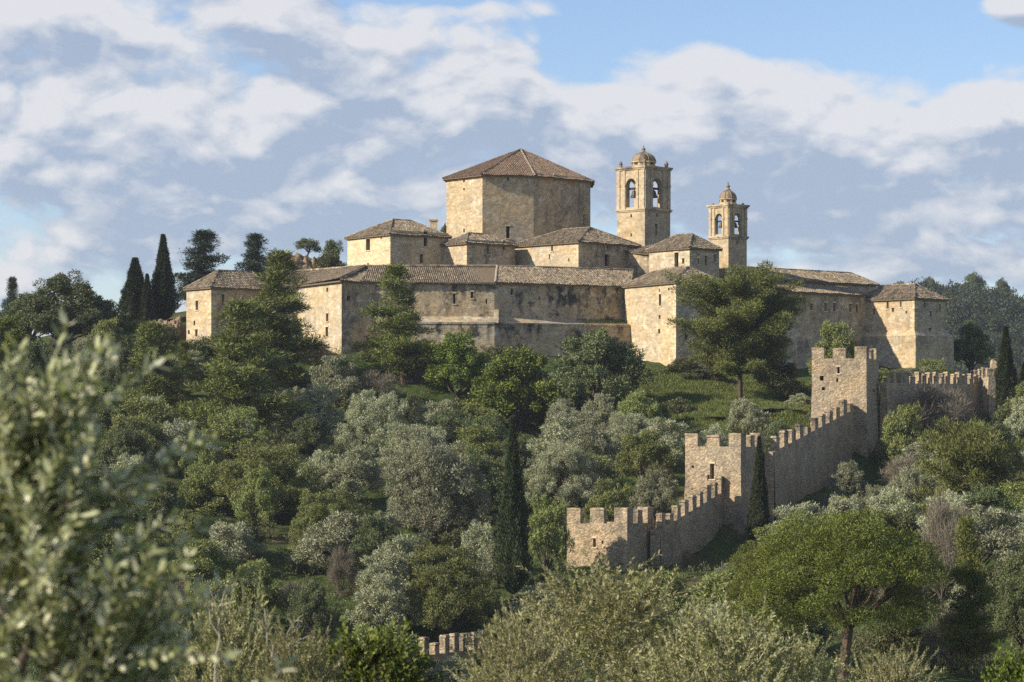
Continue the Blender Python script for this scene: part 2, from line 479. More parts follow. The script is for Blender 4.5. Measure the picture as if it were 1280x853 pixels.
# slope under the trees
for a in [(185, 535, 390), (300, 566, 378), (345, 505, 400), (500, 486, 404), (645, 548, 393), (745, 530, 394), (922, 502, 397), (860, 505, 394), (870, 545, 372), (960, 505, 396),
          (641, 762, 288), (545, 722, 306), (330, 706, 306), (100, 700, 306), (0, 560, 350), (-60, 560, 350), (440, 620, 345), (620, 640, 338), (760, 625, 338), (100, 520, 388),
          (745, 715, 302), (830, 718, 302), (862, 626, 331), (905, 692, 321), (968, 692, 326), (980, 640, 338), (1015, 524, 371), (1060, 600, 362), (1110, 600, 364), (1105, 540, 378),
          (1228, 520, 390), (1170, 545, 380), (1160, 610, 345), (1290, 560, 370), (1257, 522, 398), (1215, 690, 288), (1300, 690, 290), (1120, 690, 290), (540, 835, 276), (620, 830, 281),
          (980, 790, 262), (1350, 620, 330), (845, 600, 345)]:
    tp(*a)
for (x, y, z) in [(0, 0, -1.7), (-8, 0, -1.7), (8, 0, -1.7), (0, 15, -4.2), (-12, 15, -4.4), (12, 15, -4.2), (0, 45, -7.2), (-12, 45, -7.6), (14, 45, -7.2), (0, 80, -13), (-25, 80, -13), (28, 80, -13),
                  (0, 140, -21), (-45, 140, -21), (45, 140, -20), (-50, 200, -24), (0, 200, -23), (24, 200, -17), (45, 200, -17), (-60, 250, -21), (0, 248, -22), (-100, 200, -22), (100, 200, -18),
                  (-110, 300, -12), (110, 300, -12), (-110, 400, 2), (130, 380, -6), (-110, 460, 8), (-100, 0, -4), (100, 0, -4), (-100, 90, -15), (100, 90, -15)]:
    TP.append((x, y, z))
TP = np.array(TP)
_pc, _pz = TP[:, :2] / 100.0, TP[:, 2]


def _phi(a, b):
    r2 = ((a[:, None, :] - b[None, :, :]) ** 2).sum(2)
    return 0.5 * r2 * np.log(r2 + 1e-12)


_n = len(_pc)
_A = np.zeros((_n + 3, _n + 3))
_A[:_n, :_n] = _phi(_pc, _pc) + np.eye(_n) * 0.0008
_A[:_n, _n] = 1
_A[:_n, _n + 1:] = _pc
_A[_n:, :_n] = _A[:_n, _n:].T
_w = np.linalg.solve(_A, np.concatenate([_pz, np.zeros(3)]))


def sstep(a, b, x):
    t = np.clip((x - a) / (b - a), 0, 1)
    return t * t * (3 - 2 * t)


def ground(x, y):
    x, y = np.atleast_1d(np.asarray(x, float)), np.atleast_1d(np.asarray(y, float))
    cx, cyy = np.clip(x, -125, 135), np.clip(y, -8, 555)
    q = np.stack([cx, cyy], 1) / 100.0
    z = _phi(q, _pc) @ _w[:_n] + _w[_n] + q @ _w[_n + 1:]
    d = np.hypot(x - cx, y - cyy)
    k = sstep(0, 260, d)
    z = z * (1 - k) - 28.0 * k
    # wooded ridge far behind on the right
    rx = sstep(30, 185, x) * (1 - sstep(700, 1300, x))
    ry = sstep(880, 1290, y) * (1 - sstep(1500, 2100, y))
    z = z + rx * ry * (94 + 5 * np.sin(x / 55.0 + 0.6) + 3 * np.sin(x / 23.0))
    # and lower hills all round the horizon
    rr = np.hypot(x, y)
    z = z + sstep(2500, 5000, rr) * (14 + 10 * np.sin(np.arctan2(x, y) * 9.0))
    z = z + 0.28 * np.sin(x * 0.9 + 1.3 * np.sin(y * 0.31)) * np.sin(y * 0.7 + x * 0.13) * (rr < 700)
    return z


def gz(x, y):
    return float(ground(x, y)[0])


def axis(lo, hi, step, far):
    core = np.arange(lo, hi + 0.01, step)
    outp, s, p = [], step, hi
    while p < far:
        s *= 1.22
        p += s
        outp.append(p)
    outn, s, p = [], step, lo
    while p > -far:
        s *= 1.22
        p -= s
        outn.append(p)
    return np.array(outn[::-1] + list(core) + outp)


gx, gy = axis(-140, 150, 2.0, 9000), axis(-16, 570, 2.4, 9000)
GX, GY = np.meshgrid(gx, gy)
gV = np.stack([GX.ravel(), GY.ravel(), ground(GX.ravel(), GY.ravel())], 1)
nx, ny = len(gx), len(gy)
ii = (np.arange(ny - 1)[:, None] * nx + np.arange(nx - 1)[None, :]).ravel()
gF = np.stack([ii, ii + 1, ii + 1 + nx, ii + nx], 1)
terrain = link(bpy.data.objects.new('hillside_ground', np_mesh('hillside_ground', gV, gF, M['ground'], None, True)))
tag(terrain, 'grassy earth hillside rising from the valley to the castle', kind='structure')


# ------------------------------------------------------------------ architecture helpers
def s_at_u(p0, p1, u):
    """distance along the plan line p0-p1 where it crosses photo column u"""
    k = (u - CU) / FPX
    d = p1 - p0
    L = np.linalg.norm(d)
    d = d / L
    return (k * p0[1] - p0[0]) / (d[0] - k * d[1])


def facade(mb, p0, p1, z0, z1, holes=(), stain=0.6, uoff=0.0, hz=None):
    """vertical wall from p0 to p1 (left to right seen from outside) with rectangular openings (s0, s1, za, zb)"""
    p0, p1 = np.array(p0, float), np.array(p1, float)
    L = np.linalg.norm(p1 - p0)
    d = (p1 - p0) / L
    ss = sorted({0.0, L, *[h[0] for h in holes], *[h[1] for h in holes]})
    zs = sorted({z0, z1, *[h[2] for h in holes], *[h[3] for h in holes]})
    hb, ht = hz or (z0, z1)
    for a, b in zip(ss, ss[1:]):
        for c, e in zip(zs, zs[1:]):
            m, k = (a + b) / 2, (c + e) / 2
            if any(h[0] < m < h[1] and h[2] < k < h[3] for h in holes):
                continue
            q0, q1 = p0 + d * a, p0 + d * b
            H = lambda z: (z - hb) / (ht - hb)
            mb.poly([(*q0, c), (*q1, c), (*q1, e), (*q0, e)], [(uoff + a, c), (uoff + b, c), (uoff + b, e), (uoff + a, e)],
                    [(H(c), stain), (H(c), stain), (H(e), stain), (H(e), stain)])


def window(parent, p0, p1, hole, depth=0.55, reveal='stone', pane=True, name='window'):
    """stone-lined recess with a dark pane set back in the wall"""
    p0, p1 = np.array(p0, float), np.array(p1, float)
    d = (p1 - p0) / np.linalg.norm(p1 - p0)
    n_in = np.array((-d[1], d[0]))
    s0, s1, z0, z1 = hole
    a, b = p0 + d * s0, p0 + d * s1
    ai, bi = a + n_in * depth, b + n_in * depth
    mb = MB()
    mb.poly([(*a, z0), (*ai, z0), (*ai, z1), (*a, z1)])
    mb.poly([(*bi, z0), (*b, z0), (*b, z1), (*bi, z1)])
    mb.poly([(*a, z0), (*b, z0), (*bi, z0), (*ai, z0)])
    mb.poly([(*ai, z1), (*bi, z1), (*b, z1), (*a, z1)])
    o = mb.build(name, M[reveal], parent)
    pm = MB()
    pm.poly([(*ai, z0), (*bi, z0), (*bi, z1), (*ai, z1)])
    pm.build('pane', M['dark'], o)
    if z1 - z0 > 0.75 and s1 - s0 > 0.22:
        L2, mid = (s1 - s0) / 2 + 0.14, (a + b) / 2
        sl = MB()
        sl.box((*(mid - n_in * 0.02), z0 - 0.16), (*(d * L2), 0), (*(n_in * 0.09), 0), (0, 0, 0.15), 1.0, (0.3, 0.1))
        sl.build('sill', M['plaster'], o)
        li = MB()
        li.box((*(mid - n_in * 0.01), z1 + 0.005), (*(d * L2), 0), (*(n_in * 0.05), 0), (0, 0, 0.22), 1.0, (0.3, 0.1))
        li.build('lintel', M['plaster'], o)
    return o


def quoins(parent, c, da, db, z0, z1, mat='plaster'):
    """dressed corner stones, long and short in turn, just proud of the two walls that run from c along da and db"""
    mb = MB()
    z, k = z0, 0
    na, nb = -np.array(db), -np.array(da)
    while z < z1 - 0.2:
        h = min(random.uniform(0.34, 0.48), z1 - z)
        la, lb = (random.uniform(0.7, 1.0), random.uniform(0.35, 0.5)) if k % 2 else (random.uniform(0.35, 0.5), random.uniform(0.7, 1.0))
        p = 0.025 + 0.02 * random.random()
        q = c + (na + nb) * p
        mid = q + (da * la + db * lb) / 2
        if random.random() > 0.12:
            w2 = (0.4, random.uniform(0.0, 0.5))
            A, B, C_ = q, q + da * la, q + db * lb
            for (x0, x1, off) in ((A, B, na), (C_, A, nb)):
                e0, e1 = x0, x1
                mb.poly([(*e0, z), (*e1, z), (*e1, z + h - 0.02), (*e0, z + h - 0.02)], [(k * 1.3, z), (k * 1.3 + 0.9, z), (k * 1.3 + 0.9, z + h), (k * 1.3, z + h)], [w2] * 4)
            mb.poly([(*A, z + h - 0.02), (*B, z + h - 0.02), (*(B - na * 0.1), z + h - 0.02), (*(C_ - nb * 0.1), z + h - 0.02), (*C_, z + h - 0.02)])
            mb.poly([(*B, z), (*(B - na * 0.1), z), (*(B - na * 0.1), z + h - 0.02), (*B, z + h - 0.02)])
        z += h
        k += 1
    o = mb.build('quoins', M[mat], parent)
    o['kind'] = 'stuff'
    return o


def holes_px(p0, p1, specs):
    """specs: (u, v_top, v_bottom, width_px) on the photo -> openings on the wall p0-p1"""
    res = []
    L = np.linalg.norm(np.array(p1) - np.array(p0))
    d = (np.array(p1) - np.array(p0)) / L
    for (u, vt, vb, wp) in specs:
        s0, s1 = s_at_u(p0, p1, u - wp / 2), s_at_u(p0, p1, u + wp / 2)
        Y = p0[1] + d[1] * (s0 + s1) / 2
        if s0 > 0.1 and s1 < L - 0.1:
            res.append((s0, s1, Zv(vb, Y), Zv(vt, Y)))
    return res


def tile_slope(mb, deck, poly, spacing=0.30, course=0.44):
    """half-round cover tiles over a planar convex polygon whose first edge is the eave"""
    P = [np.array(p, float) for p in poly]
    e = P[1] - P[0]
    e /= np.linalg.norm(e)
    nrm = np.zeros(3)
    for i in range(len(P)):
        a, b = P[i], P[(i + 1) % len(P)]
        nrm += np.cross(a, b)
    nrm /= np.linalg.norm(nrm)
    if nrm[2] < 0:
        nrm = -nrm
    gdir = np.cross(nrm, e)
    if gdir[2] < 0:
        gdir = -gdir
    q = [((p - P[0]) @ e, (p - P[0]) @ gdir, (p - P[0]) @ nrm) for p in P]
    smin, smax = min(a[0] for a in q), max(a[0] for a in q)
    x = smin + spacing / 2
    hw = spacing * 0.36
    while x < smax:
        ts = []
        for i in range(len(q)):
            a, b = q[i], q[(i + 1) % len(q)]
            if (a[0] - x) * (b[0] - x) < 0:
                f = (x - a[0]) / (b[0] - a[0])
                ts.append((a[1] + f * (b[1] - a[1]), a[2] + f * (b[2] - a[2])))
        if len(ts) >= 2:
            (t0, h0), (t1, h1) = min(ts), max(ts)
            if t1 - t0 > 0.25:
                deck.append((x, t0, t1, h0, h1))
                t = t0 - 0.02 - 0.16 * random.random()
                jx = random.uniform(-0.02, 0.02)
                while t < t1:
                    te = min(t + course, t1 + 0.02)
                    r = random.random()
                    lift = random.uniform(0.03, 0.065)
                    O = lambda xx, tt, hh: P[0] + e * (xx + jx) + gdir * tt + nrm * (hh + h0 + (h1 - h0) * (tt - t0) / (t1 - t0) + 0.035 * math.sin(1.1 * xx + P[0][0]) + 0.03 * math.sin(2.3 * xx + 1.7 * tt))
                    lo = [O(x - hw, t, 0.01), O(x - hw * 0.55, t, 0.075 + lift), O(x + hw * 0.55, t, 0.075 + lift), O(x + hw, t, 0.01)]
                    hi = [O(x - hw * 0.85, te, 0.0), O(x - hw * 0.45, te, 0.07), O(x + hw * 0.45, te, 0.07), O(x + hw * 0.85, te, 0.0)]
                    for k in range(3):
                        mb.poly([lo[k], lo[k + 1], hi[k + 1], hi[k]], rnd=r)
                    mb.poly([lo[0], lo[3], lo[2], lo[1]], rnd=r * 0.5)
                    t = te if te < t1 else t1 + 1
        x += spacing
    return lambda xx, tt, hh: P[0] + e * xx + gdir * tt + nrm * hh


def ridge_line(parent, a, b, mat='tile', r=0.17):
    mb = MB()
    a, b = np.array(a, float), np.array(b, float)
    L = np.linalg.norm(b - a)
    n = max(2, int(L / 0.5))
    for i in range(n):
        q0, q1 = a + (b - a) * i / n, a + (b - a) * (i + 1.06) / n
        rr = r * random.uniform(0.9, 1.12)
        mb.tube([q0 + (0, 0, 0.03), q1], [rr, rr * 0.86], 6, random.random())
    return mb.build('ridge_cap', M[mat], parent)


def roof(parent, slopes, ridges, mat='tile', ridge_mat=None, thick=0.26):
    """slopes: polygons with the eave as first edge; each roof gets a deck, tile rows and ridge caps"""
    deck = MB()
    tiles = MB()
    for poly in slopes:
        n = len(poly)
        lowp = [(p[0], p[1], p[2] - thick) for p in poly]
        rows = []
        O_ = tile_slope(tiles, rows, poly)
        for (x_, t0, t1, h0, h1) in rows:
            deck.poly([O_(x_ - 0.15, t0 - 0.08, h0 - 0.05), O_(x_ + 0.15, t0 - 0.08, h0 - 0.05), O_(x_ + 0.15, t1, h1 - 0.05), O_(x_ - 0.15, t1, h1 - 0.05)], rnd=0.25)
        deck.poly(lowp[::-1], rnd=0.1)
        deck.poly([lowp[0], lowp[1], (poly[1][0], poly[1][1], poly[1][2] - 0.05), (poly[0][0], poly[0][1], poly[0][2] - 0.05)], rnd=0.1)
    o = deck.build('roof', M[mat], parent)
    tl = tiles.build('roof_tiles', M[mat], o)
    tl['kind'] = 'stuff'
    for i, (a, b) in enumerate(ridges):
        rm = (ridge_mat[i] if ridge_mat else mat)
        ridge_line(o, a, b, rm)
    return o


def rect(u, Y, theta, lenL, lenR):
    C = P2(u, Y)
    th = R(theta)
    eR, eL = np.array((math.cos(th), math.sin(th))), np.array((-math.sin(th), math.cos(th)))
    return C, C + lenR * eR, C + lenR * eR + lenL * eL, C + lenL * eL


def out_poly(corners, d):
    """offset a convex polygon (counter-clockwise) outwards by d"""
    n = len(corners)
    res = []
    for i in range(n):
        a, b, c = corners[i - 1], corners[i], corners[(i + 1) % n]
        e1, e2 = (b - a) / np.linalg.norm(b - a), (c - b) / np.linalg.norm(c - b)
        n1, n2 = np.array((e1[1], -e1[0])), np.array((e2[1], -e2[0]))
        m = n1 + n2
        res.append(b + m * d / max(0.35, 1 + n1 @ n2))
    return res


def cornice(parent, corners, z, h=0.28, out=0.16, mat='stone', closed=True, name='cornice'):
    mb = MB()
    oc = out_poly(corners, out)
    n = len(corners)
    for i in range(n):
        j = (i + 1) % n
        a, b, oa, ob = corners[i], corners[j], oc[i], oc[j]
        mb.poly([(*oa, z), (*ob, z), (*ob, z + h), (*oa, z + h)], [(0, z), (np.linalg.norm(ob - oa), z), (np.linalg.norm(ob - oa), z + h), (0, z + h)], [(0.9, 0.8)] * 4)
        mb.poly([(*a, z + h), (*oa, z + h), (*ob, z + h), (*b, z + h)])
        mb.poly([(*a, z), (*b, z), (*ob, z), (*oa, z)])
    return mb.build(name, M[mat], parent)


def building(name, label, corners, z0, z1, wins=None, mat='stone', stains=None, group=None, cat='building'):
    c = np.mean(corners, 0)
    t = thing(name, label, cat, (0, 0, 0), group)
    mb = MB()
    n = len(corners)
    for i in range(n):
        a, b = corners[i], corners[(i + 1) % n]
        hs = holes_px(a, b, (wins or {}).get(i, []))
        facade(mb, a, b, z0, z1, hs, (stains or {}).get(i, 0.5), uoff=i * 13.7)
        for h in hs:
            window(t, a, b, h)
    mb.build('wall', M[mat], t)
    for i in ((0,) if n == 4 else (1, 2)):
        a, b, c_ = corners[i - 1], corners[i], corners[(i + 1) % n]
        if n == 4:
            quoins(t, b, (c_ - b) / np.linalg.norm(c_ - b), (a - b) / np.linalg.norm(a - b), max(z0, 11.0), z1 - 0.4)
    return t


def hip_roof(t, corners, zE, zR, axis_dir, s0, s1, over=0.36, mat='tile', ridge_mat=None, m=0.5):
    """hip roof over C, R, B, L; ridge along 'L' or 'R' between the fractions s0 and s1"""
    C, Rr, B, L = [np.array((*p, zE)) for p in out_poly(corners, over)]
    eL, eR = L - C, Rr - C
    up = np.array((0, 0, zR - zE))
    if axis_dir == 'L':
        r0, r1 = C + m * eR + s0 * eL + up, C + m * eR + s1 * eL + up
        slopes = [[C, Rr, r0], [Rr, B, r1, r0], [B, L, r1], [L, C, r0, r1]]
        hips = [(C, r0), (Rr, r0), (B, r1), (L, r1), (r0, r1)]
    else:
        r0, r1 = C + m * eL + s0 * eR + up, C + m * eL + s1 * eR + up
        slopes = [[C, Rr, r1, r0], [Rr, B, r1], [B, L, r0, r1], [L, C, r0]]
        hips = [(C, r0), (L, r0), (B, r1), (Rr, r1), (r0, r1)]
    return roof(t, slopes, hips, mat, ridge_mat)


# ------------------------------------------------------------------ castle: the church drum
dY = {'p0': 455.0, 'p1': 448.5, 'p2': 450.5, 'p3': 459.5}
drum_c = [P2(558, 460.0), P2(603, 453.5), P2(667, 455.5), P2(738, 464.8), P2(737, 473), P2(700, 480), P2(628, 482), P2(570, 473)]
zd = Zv(219, 454)
t = building('church_rotunda', 'tall polygonal church rotunda with reddish pyramid roof, highest block of the castle', drum_c, 18.0, zd,
             {0: [(580, 223, 228, 2.2), (580, 235, 238, 2), (580, 286, 291, 2)], 1: [(635, 221, 226, 2.5), (635, 283, 298, 4.5)], 2: [(694, 219, 226, 2.5), (730, 268, 282, 2.2)]},
             'stone', {0: 0.25, 1: 0.45, 2: 0.6})
cornice(t, drum_c, zd - 0.35, 0.33, 0.18)
rc = [np.array((*p, zd)) for p in out_poly(drum_c, 0.55)]
apex = np.array((X(651, 467), 467, Zv(187, 467)))
roof(t, [[rc[i], rc[(i + 1) % 8], apex] for i in range(8)], [(rc[i], apex) for i in range(8)], 'tile_red', ['tile_red', 'tile_red', 'mortar', 'tile_red', 'tile_red', 'tile_red', 'tile_red', 'tile_red'])

# ------------------------------------------------------------------ castle: upper houses
hA = rect(488, 440, 38, 11.4, 11.0)
zA = Zv(292.5, 440)
t = building('corner_house', 'pale two-faced house with hip roof left of the church rotunda', hA, 17, zA,
             {3: [(460, 299, 313, 5.0), (476.5, 296, 299, 1.6), (460, 329, 333, 2)], 0: [(532, 290, 308, 4.5), (527, 318, 329, 4)]}, 'plaster', {3: 0.08, 0: 0.7})
cornice(t, hA, zA - 0.3, 0.28, 0.15)
hip_roof(t, hA, zA, Zv(273.5, 445), 'R', 0.42, 0.72)
chim = MB()
cpos = P2(542, 449)
chim.box((*cpos, Zv(296, 449)), (0.55, 0, 0), (0, 0.5, 0), (0, 0, 2.4), 1.0)
chim.box((*cpos, Zv(296, 449) + 2.4), (0.7, 0, 0), (0, 0.65, 0), (0, 0, 0.25), 1.0)
chim.build('chimney', M['stone'], t)

lb = rect(583.5, 441.5, 40, 6.0, 9.6)
zl = Zv(303.5, 441.5)
t = building('link_block', 'low stone block filling the gap between corner house and rotunda', lb, 17, zl,
             {0: [(610, 305, 318, 2.5), (630, 302, 313, 3)]}, 'stone', {3: 0.1, 0: 0.7})
cornice(t, lb, zl - 0.25, 0.23, 0.12)
hip_roof(t, lb, zl, Zv(292, 446), 'R', 0.30, 0.70)

tr = rect(723, 440.5, 45, 14.7, 13.4)
zt = Zv(302, 440.5)
t = building('transept_block', 'wide stone block with mossy hip roof in front of the church rotunda', tr, 17, zt,
             {3: [(690, 307, 314, 2.4), (687, 318, 325, 1.4), (711, 323, 327, 1.6)], 0: [(759.5, 304, 314, 2.6), (759, 318, 333, 6)]}, 'stone', {3: 0.18, 0: 0.9})
cornice(t, tr, zt - 0.3, 0.28, 0.15)
hip_roof(t, tr, zt, Zv(283.5, 446), 'L', 0.28, 0.62)

# curved apse between transept and bell towers
ap = thing('apse', 'shaded rounded apse wall between transept block and tower foot', 'building')
mb = MB()
apc = P2(822, 450)
N = 14
pts = [apc + 5.2 * np.array((math.sin(a), -math.cos(a))) for a in np.linspace(R(-75), R(100), N)]
za = [Zv(311, 445) - 2.3 * k / (N - 1) for k in range(N)]
for k in range(N - 1):
    a, b = pts[k], pts[k + 1]
    L = np.linalg.norm(b - a)
    mb.poly([(*a, 17), (*b, 17), (*b, za[k + 1]), (*a, za[k])], [(k * L, 17), (k * L + L, 17), (k * L + L, za[k + 1]), (k * L, za[k])], [(0, 0.9), (0, 0.9), (1, 0.9), (1, 0.9)])
mb.build('wall', M['stone'], ap, True)
top = np.array((*(apc + (0.5, 2.5)), Zv(303, 450)))
oo = [apc + 5.6 * np.array((math.sin(a), -math.cos(a))) for a in np.linspace(R(-75), R(100), N)]
roof(ap, [[(*oo[k], za[k]), (*oo[k + 1], za[k + 1]), top] for k in range(N - 1)], [])

hC = rect(862, 430, 42, 8.5, 6.3)
zC = Zv(309.5, 430)
t = building('tower_foot_house', 'small stone house with hip roof at the foot of the smaller bell tower', hC, 17, zC,
             {3: [(845.5, 316, 336, 5), (854, 323, 330, 3)], 0: [(873, 323, 331, 2.0), (882.5, 320, 332, 3), (894, 318, 328, 2)]}, 'stone', {3: 0.15, 0: 0.4})
cornice(t, hC, zC - 0.28, 0.26, 0.13)
hip_roof(t, hC, zC, Zv(293.5, 435), 'L', 0.32, 0.7)


# ------------------------------------------------------------------ bell towers
def arch_face(mb, inner, p0, p1, z0, z1, s0, s1, zsill, zspr, depth, stain=0.4):
    p0, p1 = np.array(p0), np.array(p1)
    L = np.linalg.norm(p1 - p0)
    d = (p1 - p0) / L
    nin = np.array((-d[1], d[0]))
    cx, r = (s0 + s1) / 2, (s1 - s0) / 2
    xs = [cx - r * math.cos(math.pi * k / 10) for k in range(11)]
    hs = [zspr + r * math.sin(math.pi * k / 10) for k in range(11)]

    def pt(s, z, off):
        q = p0 + d * s + nin * off
        return (q[0], q[1], z)

    def quad(m, a, b, za, zb, zc, zd_, off):
        m.poly([pt(a, za, off), pt(b, zb, off), pt(b, zc, off), pt(a, zd_, off)], [(a, za), (b, zb), (b, zc), (a, zd_)], [((z - z0) / (z1 - z0), stain) for z in (za, zb, zc, zd_)])
    for m, off in ((mb, 0.0), (inner, depth)):
        a0, aL = (0, L) if off == 0 else (depth, L - depth)
        quad(m, a0, s0, z0, z0, z1, z1, off)
        quad(m, s1, aL, z0, z0, z1, z1, off)
        quad(m, s0, s1, z0, z0, zsill, zsill, off)
        for k in range(10):
            quad(m, xs[k], xs[k + 1], hs[k], hs[k + 1], z1, z1, off)
    path = [(s0, zsill), (s0, zspr)] + list(zip(xs[1:-1], hs[1:-1])) + [(s1, zspr), (s1, zsill), (s0, zsill)]
    for (a, za), (b, zb) in zip(path, path[1:]):
        inner.poly([pt(a, za, 0), pt(b, zb, 0), pt(b, zb, depth), pt(a, za, depth)])


def ring(parent, name, corners, z, h, out, mat='ashlar'):
    """moulded band: two steps"""
    mb = MB()
    for (za, zb, o) in ((z, z + h * 0.45, out * 0.55), (z + h * 0.45, z + h, out)):
        oc = out_poly(corners, o)
        for i in range(4):
            j = (i + 1) % 4
            mb.poly([(*oc[i], za), (*oc[j], za), (*oc[j], zb), (*oc[i], zb)], None, [(0.9, 0.9)] * 4)
        mb.poly([(*p, zb) for p in oc])
        mb.poly([(*p, za) for p in oc[::-1]])
    return mb.build(name, M[mat], parent)


def bell_tower(u, Y, theta, side, v_band, v_corn, v_drum, v_dome, v_fin, open_frac, label, wins, bell_labels, pinn=True):
    c = rect(u, Y, theta, side, side)
    cen = np.mean(c, 0)
    zb, zc = Zv(v_band, Y), Zv(v_corn, Y)
    t = thing('bell_tower', label, 'bell tower')
    mb = MB()
    for i in range(4):
        a, b = c[i], c[(i + 1) % 4]
        hs = holes_px(a, b, wins.get(i, []))
        facade(mb, a, b, 17, zb, hs, 0.45, uoff=i * 7.1)
        for h in hs:
            window(t, a, b, h, reveal='ashlar')
    mb.build('shaft', M['ashlar'], t)
    ring(t, 'string_course', c, zb, 0.45, 0.26)
    z0, z1 = zb + 0.45, zc
    H = z1 - z0
    bel, inn = MB(), MB()
    dep = side * 0.15
    ow = side * open_frac
    for i in range(4):
        arch_face(bel, inn, c[i], c[(i + 1) % 4], z0, z1, side / 2 - ow / 2, side / 2 + ow / 2, z0 + 0.25, z0 + 0.25 + (H * 0.74 - ow / 2), dep)
    bel.build('belfry', M['ashlar'], t)
    inn.build('arch_reveal', M['ashlar'], t)
    fl = MB()
    ins = out_poly(c, -0.05)
    fl.poly([(*p, z0 + 0.02) for p in ins])
    fl.build('belfry_floor', M['ashlar'], t)
    ce = MB()
    ce.poly([(*p, z1 - 0.02) for p in ins[::-1]])
    ce.build('belfry_ceiling', M['ashlar'], t)
    # pilasters at the corners and beside the arches, with impost blocks
    zi = z0 + 0.25 + (H * 0.74 - ow / 2)
    for i in range(4):
        a, b = c[i], c[(i + 1) % 4]
        d = (b - a) / side
        n = np.array((d[1], -d[0]))
        for f, wd in ((0.06, 0.11), (0.5 - open_frac / 2 - 0.055, 0.075), (0.5 + open_frac / 2 + 0.055, 0.075), (0.94, 0.11)):
            pm = MB()
            q = a + d * side * f + n * 0.05
            pm.box((*q, z0), (*(d * side * wd / 2), 0), (*(n * 0.07), 0), (0, 0, H - 0.02))
            p_o = pm.build('pilaster', M['ashlar'], t)
            im = MB()
            im.box((*(q + n * 0.02), zi - 0.15), (*(d * (side * wd / 2 + 0.06)), 0), (*(n * 0.10), 0), (0, 0, 0.3))
            im.build('impost', M['ashlar'], p_o)
    ring(t, 'top_cornice', c, zc, Zv(v_corn - 4.2, Y) - zc, 0.32)
    zt = Zv(v_corn - 4.2, Y)
    # drum and dome
    zdr, zdo = Zv(v_drum, Y), Zv(v_dome, Y)
    r = side * 0.33
    dm = MB()
    dm.lathe((*cen, 0), [(r * 1.08, zt - 0.05), (r * 1.08, zt + 0.25), (r * 0.96, zt + 0.3), (r * 0.96, zdr - 0.2), (r * 1.1, zdr - 0.12), (r * 1.1, zdr)], 8, R(theta + 22.5))
    dro = dm.build('dome_drum', M['ashlar'], t)
    for k in range(8):
        a = R(theta) + k * math.pi / 4
        wm = MB()
        q = cen + np.array((math.cos(a), math.sin(a))) * r * 0.90
        e = np.array((-math.sin(a), math.cos(a)))
        wm.box((*q, zt + 0.42), (*(e * r * 0.16), 0), (*(np.array((math.cos(a), math.sin(a))) * 0.06), 0), (0, 0, (zdr - zt) * 0.42))
        wm.build('drum_opening', M['dark'], dro)
    dd = MB()
    hd = zdo - zdr
    prof = [(r * 1.02 * math.cos(a), zdr + hd * math.sin(a)) for a in np.linspace(0, R(84), 9)]
    dd.lathe((*cen, 0), prof + [(0.22, zdo + 0.05)], 16, R(theta), (0.9, 1.0))
    dome = dd.build('dome', M['dome'], t)
    for k in range(8):
        a = R(theta + 22.5) + k * math.pi / 4
        rb = MB()
        rb.tube([(cen[0] + p[0] * math.cos(a), cen[1] + p[0] * math.sin(a), p[1] + 0.01) for p in prof], [0.06] * len(prof), 5)
        rb.build('dome_rib', M['dome'], dome)
    zf = Zv(v_fin, Y)
    fm = MB()
    hf = zf - zdo
    fm.lathe((*cen, zdo - 0.05), [(0.42, 0), (0.42, 0.16), (0.27, 0.24), (0.22, hf * 0.40), (0.34, hf * 0.48), (0.30, hf * 0.62), (0.12, hf * 0.7), (0.08, hf), (0.0, hf + 0.05)], 10)
    fm.build('finial', M['dome'], t)
    for p in out_poly(c, -0.42):
        pm = MB()
        s = side / 5.8
        hh = 0.72 * s if pinn else 0.34 * s
        pm.lathe((*p, zt), [(0.28 * s, 0), (0.28 * s, hh * 0.7), (0.35 * s, hh * 0.72), (0.35 * s, hh * 0.86), (0.24 * s, hh * 0.9), (0.21 * s, hh * 1.15), (0.1 * s, hh * 1.35), (0.0, hh * 1.5)], 8)
        pm.build('pinnacle', M['dome'], t)
    # bells, hung just inside the openings on a headstock
    for i, lab in bell_labels.items():
        a, b = c[i], c[(i + 1) % 4]
        d = (b - a) / side
        nin = np.array((-d[1], d[0]))
        q = (a + b) / 2 + nin * dep * 0.9
        s = side / 5.8
        b_t = thing('bell', lab, 'bell', (0, 0, 0), 'bells in the bell towers')
        zc_ = z0 + H * 0.50
        bm = MB()
        bm.lathe((*q, zc_ - 1.25 * s), [(0.0, 0.1), (0.66 * s, 0.0), (0.60 * s, 0.14 * s), (0.44 * s, 0.42 * s), (0.36 * s, 0.82 * s), (0.28 * s, 1.02 * s), (0.1 * s, 1.12 * s), (0.06 * s, 1.3 * s)], 14)
        bm.build('bell_body', M['bronze'], b_t, True)
        hm = MB()
        hm.box((*q, zc_), (*(d * (ow / 2 + 0.05)), 0), (*(nin * 0.13 * s), 0), (0, 0, 0.34 * s))
        hm.build('headstock', M['dark'], b_t)
    return t


bell_tower(806, 454.5, 45, 5.95, 263.5, 211, 199.5, 187.5, 178.5, 0.36, 'taller square stone bell tower with dome and corner pinnacles',
           {0: [(821.5, 267, 271, 2.5), (820.5, 280, 295, 2.6)], 3: [(789, 268, 272, 2.2), (789, 292, 296, 2)]},
           {0: 'dark bell in right-hand arch of the taller bell tower', 3: 'dark bell in sunlit left arch of the taller bell tower'})
bell_tower(910.5, 440, 42, 4.05, 298, 259, 247, 236, 225.5, 0.36, 'smaller square stone bell tower with dome, right of the taller one',
           {0: [(922, 301, 306, 2.2)]},
           {0: 'small bell in right-hand arch of the smaller bell tower', 3: 'small bell in sunlit left arch of the smaller bell tower'}, pinn=False)

